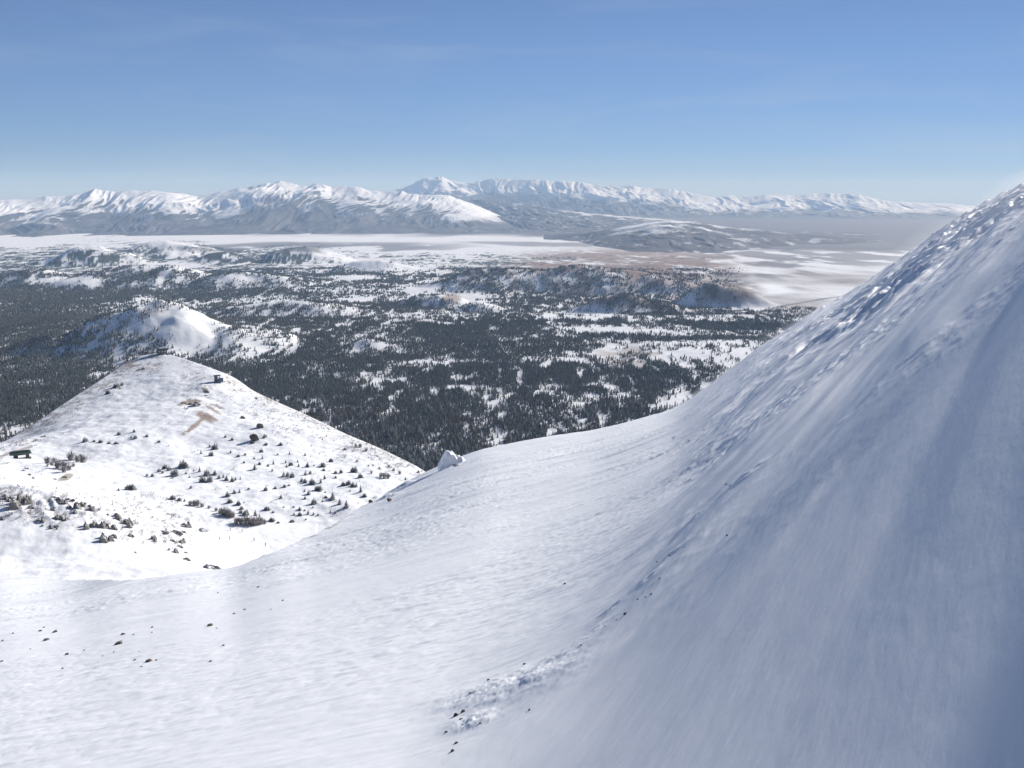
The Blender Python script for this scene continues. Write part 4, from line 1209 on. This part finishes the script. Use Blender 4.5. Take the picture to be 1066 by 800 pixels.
def mast():
    e, m = place("lift_tower", 158.5, 370.5, "pale slender lift tower left of the hilltop building", "lift tower", 0.0)
    s = m
    bm = bmesh.new()
    bmesh.ops.create_cone(bm, cap_ends=True, segments=12, radius1=0.42 * s, radius2=0.26 * s, depth=12.0 * s, matrix=Matrix.Translation((0, 0, 5.6 * s)))
    link("pole", bm_mesh("pole", bm, pale_wood, True), e)
    box_part("crossarm", e, [((0, 0, 11.6 * s), (3.6 * s, 0.35 * s, 0.4 * s))], grey_wood)
    for q in (-1, 1): box_part("sheave", e, [((q * 1.7 * s, 0, 11.2 * s), (0.4 * s, 1.6 * s, 0.45 * s))], steel_dark, 0.05)
mast()

def posts():
    spots = [(117.2, 526, 4.4, "dark marker post standing alone on the knoll's crest"), (185.6, 367.5, 3.4, "short post on the hilltop right of the dark building")]
    for (u, v, h, lab) in spots:
        e, m = place("marker_post", u, v, lab, "post")
        bm = bmesh.new()
        bmesh.ops.create_cone(bm, cap_ends=True, segments=8, radius1=0.32 * m, radius2=0.26 * m, depth=h * m, matrix=Matrix.Translation((0, 0, h * m * 0.45)))
        link("shaft", bm_mesh("shaft", bm, steel_dark, True), e)
        box_part("cap", e, [((0, 0, h * m * 0.97), (0.9 * m, 0.5 * m, 0.3 * m))], steel_dark)
    items = [dict(u=148 + k * 2.15 + rng.uniform(-.4, .4), v=514.5 + k * 0.45, h=2.2 + rng.uniform(-.5, .5)) for k in range(10)]
    rank_labels(items, "thin fence stake", "along the upper edge of the piste")
    X, Y, Z = hit([k['u'] for k in items], [k['v'] for k in items], mid_height, 380, 1150, 1500)
    for k, x, y, z in zip(items, X, Y, Z):
        m = math.sqrt(x * x + y * y + z * z) / F_PX
        bm = bmesh.new()
        bmesh.ops.create_cone(bm, cap_ends=True, segments=6, radius1=0.14 * m, radius2=0.11 * m, depth=k['h'] * m * 1.2, matrix=Matrix.Rotation(rng.uniform(-.12, .12), 4, 'X') @ Matrix.Translation((0, 0, k['h'] * m * 0.45)))
        o = link("fence_stake", bm_mesh("fence_stake", bm, grey_wood, True), None, (x, y, z))
        tag(o, k['label'], "stake", "fence stakes along the upper edge of the piste")
posts()

# ------------------------------------------------------------------ skiers
def skin_body(name, verts, edges, radii, mat, sub=1):
    me = bpy.data.meshes.new(name); me.from_pydata(verts, edges, [])
    o = bpy.data.objects.new(name, me); COL.objects.link(o)
    m = o.modifiers.new("skin", 'SKIN'); o.modifiers.new("sub", 'SUBSURF').levels = sub
    for i, r in enumerate(radii): me.skin_vertices[0].data[i].radius = (r, r)
    me.skin_vertices[0].data[0].use_root = True
    dg = bpy.context.evaluated_depsgraph_get()
    out = bpy.data.meshes.new_from_object(o.evaluated_get(dg))
    bpy.data.objects.remove(o); bpy.data.meshes.remove(me)
    out.name = name; out.materials.clear(); out.materials.append(mat)
    for p in out.polygons: p.use_smooth = True
    return out

skin_mat = flat_mat("skin", (0.45, 0.28, 0.20), 0.6, 0.05)
cloth = {k: flat_mat(k + "_ski_clothing", c, 0.8, 0.1) for k, c in (("black", (0.02, 0.02, 0.025)), ("navy", (0.03, 0.04, 0.09)), ("grey", (0.10, 0.10, 0.11)), ("red", (0.25, 0.04, 0.03)))}
ski_mat = flat_mat("ski_top", (0.06, 0.06, 0.07), 0.4, 0.1)
BODY_V = [(0, 0, .95), (0, .02, 1.18), (0, .05, 1.40), (0, .08, 1.52), (0, .10, 1.60), (0, .11, 1.72),
          (.10, 0, .90), (.12, .10, .52), (.13, .0, .12), (.13, .12, .06), (-.10, 0, .90), (-.12, .10, .52), (-.13, .0, .12), (-.13, .12, .06),
          (.19, .06, 1.42), (.30, .08, 1.18), (.30, .28, 1.02), (.29, .36, 1.00), (-.19, .06, 1.42), (-.30, .08, 1.18), (-.30, .28, 1.02), (-.29, .36, 1.00)]
BODY_E = [(0, 1), (1, 2), (2, 3), (3, 4), (4, 5), (0, 6), (6, 7), (7, 8), (8, 9), (0, 10), (10, 11), (11, 12), (12, 13), (2, 14), (14, 15), (15, 16), (16, 17), (2, 18), (18, 19), (19, 20), (20, 21)]
BODY_R = [.15, .15, .16, .07, .10, .10, .11, .085, .06, .06, .11, .085, .06, .06, .08, .06, .05, .05, .08, .06, .05, .05]
SKIERS = [  # photo pixel of the feet, clothing, heading, label
 (264.6, 563.4, "black", 0.6, "skier all in black standing on the piste, darkest and rightmost but one"),
 (276.6, 568.6, "black", 0.2, "skier in dark clothing lowest and farthest right on the piste"),
 (240.0, 552.8, "navy", 2.2, "skier in dark clothing high on the piste just below the willow thicket"),
 (252.2, 554.2, "grey", 2.6, "skier in grey on the piste right below the willow thicket's end"),
 (228.9, 562.2, "grey", 1.0, "skier in grey farthest left on the piste"),
 (239.3, 562.2, "navy", 1.4, "skier in muted clothing second from left in the lower row on the piste")]
BODIES = {k: skin_body("person", BODY_V, BODY_E, BODY_R, cloth[k]) for k in ("black", "navy", "grey")}
sk = bmesh.new(); bm_box(sk, (0, 0.1, 0.02), (0.09, 1.7, 0.03)); SKI = bm_mesh("ski", sk, ski_mat)
hm = bmesh.new(); bmesh.ops.create_uvsphere(hm, u_segments=12, v_segments=8, radius=0.135); HELM = bm_mesh("helmet", hm, cloth["grey"], True)
for (u, v, colour, rz, lab) in SKIERS:
    x, y, z = (float(k[0]) for k in hit([u], [v], mid_height, 380, 1150, 1500))
    o = link("person", BODIES[colour], None, (x, y, z + 0.02), rz)
    tag(o, lab, "person", "skiers on the piste")
    for q in (-1, 1): link("ski", SKI, o, (q * 0.13, 0, 0))
    link("helmet", HELM, o, (0, .11, 1.70))

# ------------------------------------------------------------------ roads in the valley
road_mat = flat_mat("cleared_road", (0.20, 0.19, 0.19), 0.9, 0.2, 0.05)
snow_road_mat = flat_mat("snowy_track", (0.62, 0.62, 0.64), 0.9, 0.1, 0.05)
def road(pts, width, mat):
    p = np.array(pts, float); t = np.linspace(0, len(p) - 1, 160)
    u = np.interp(t, np.arange(len(p)), p[:, 0]); v = np.interp(t, np.arange(len(p)), p[:, 1])
    x, y, z = hit(u, v, valley_height, 2600, 22000, 2500)
    d = np.stack([np.gradient(x), np.gradient(y)], -1); d /= np.linalg.norm(d, axis=1)[:, None]
    nx, ny = -d[:, 1] * width / 2, d[:, 0] * width / 2
    rows = []
    for k in (-1, -0.33, 0.33, 1):
        xx, yy = x + nx * k, y + ny * k
        rows.append(np.stack([xx, yy, valley_height(xx, yy) + 1.5], -1))
    V = np.stack(rows, 0)
    o = link("road", np_mesh("road", V.reshape(-1, 3), grid_faces(4, len(t)), mat, None, True))
    tag(o, kind='structure')
road([(596, 412), (610, 400), (624, 391), (642, 379), (658, 371), (672, 364)], 26, road_mat)
road([(500, 374), (520, 366), (540, 359), (553, 354), (566, 352)], 34, snow_road_mat)
road([(690, 328), (745, 328), (790, 325), (820, 318), (860, 311), (900, 306)], 60, road_mat)
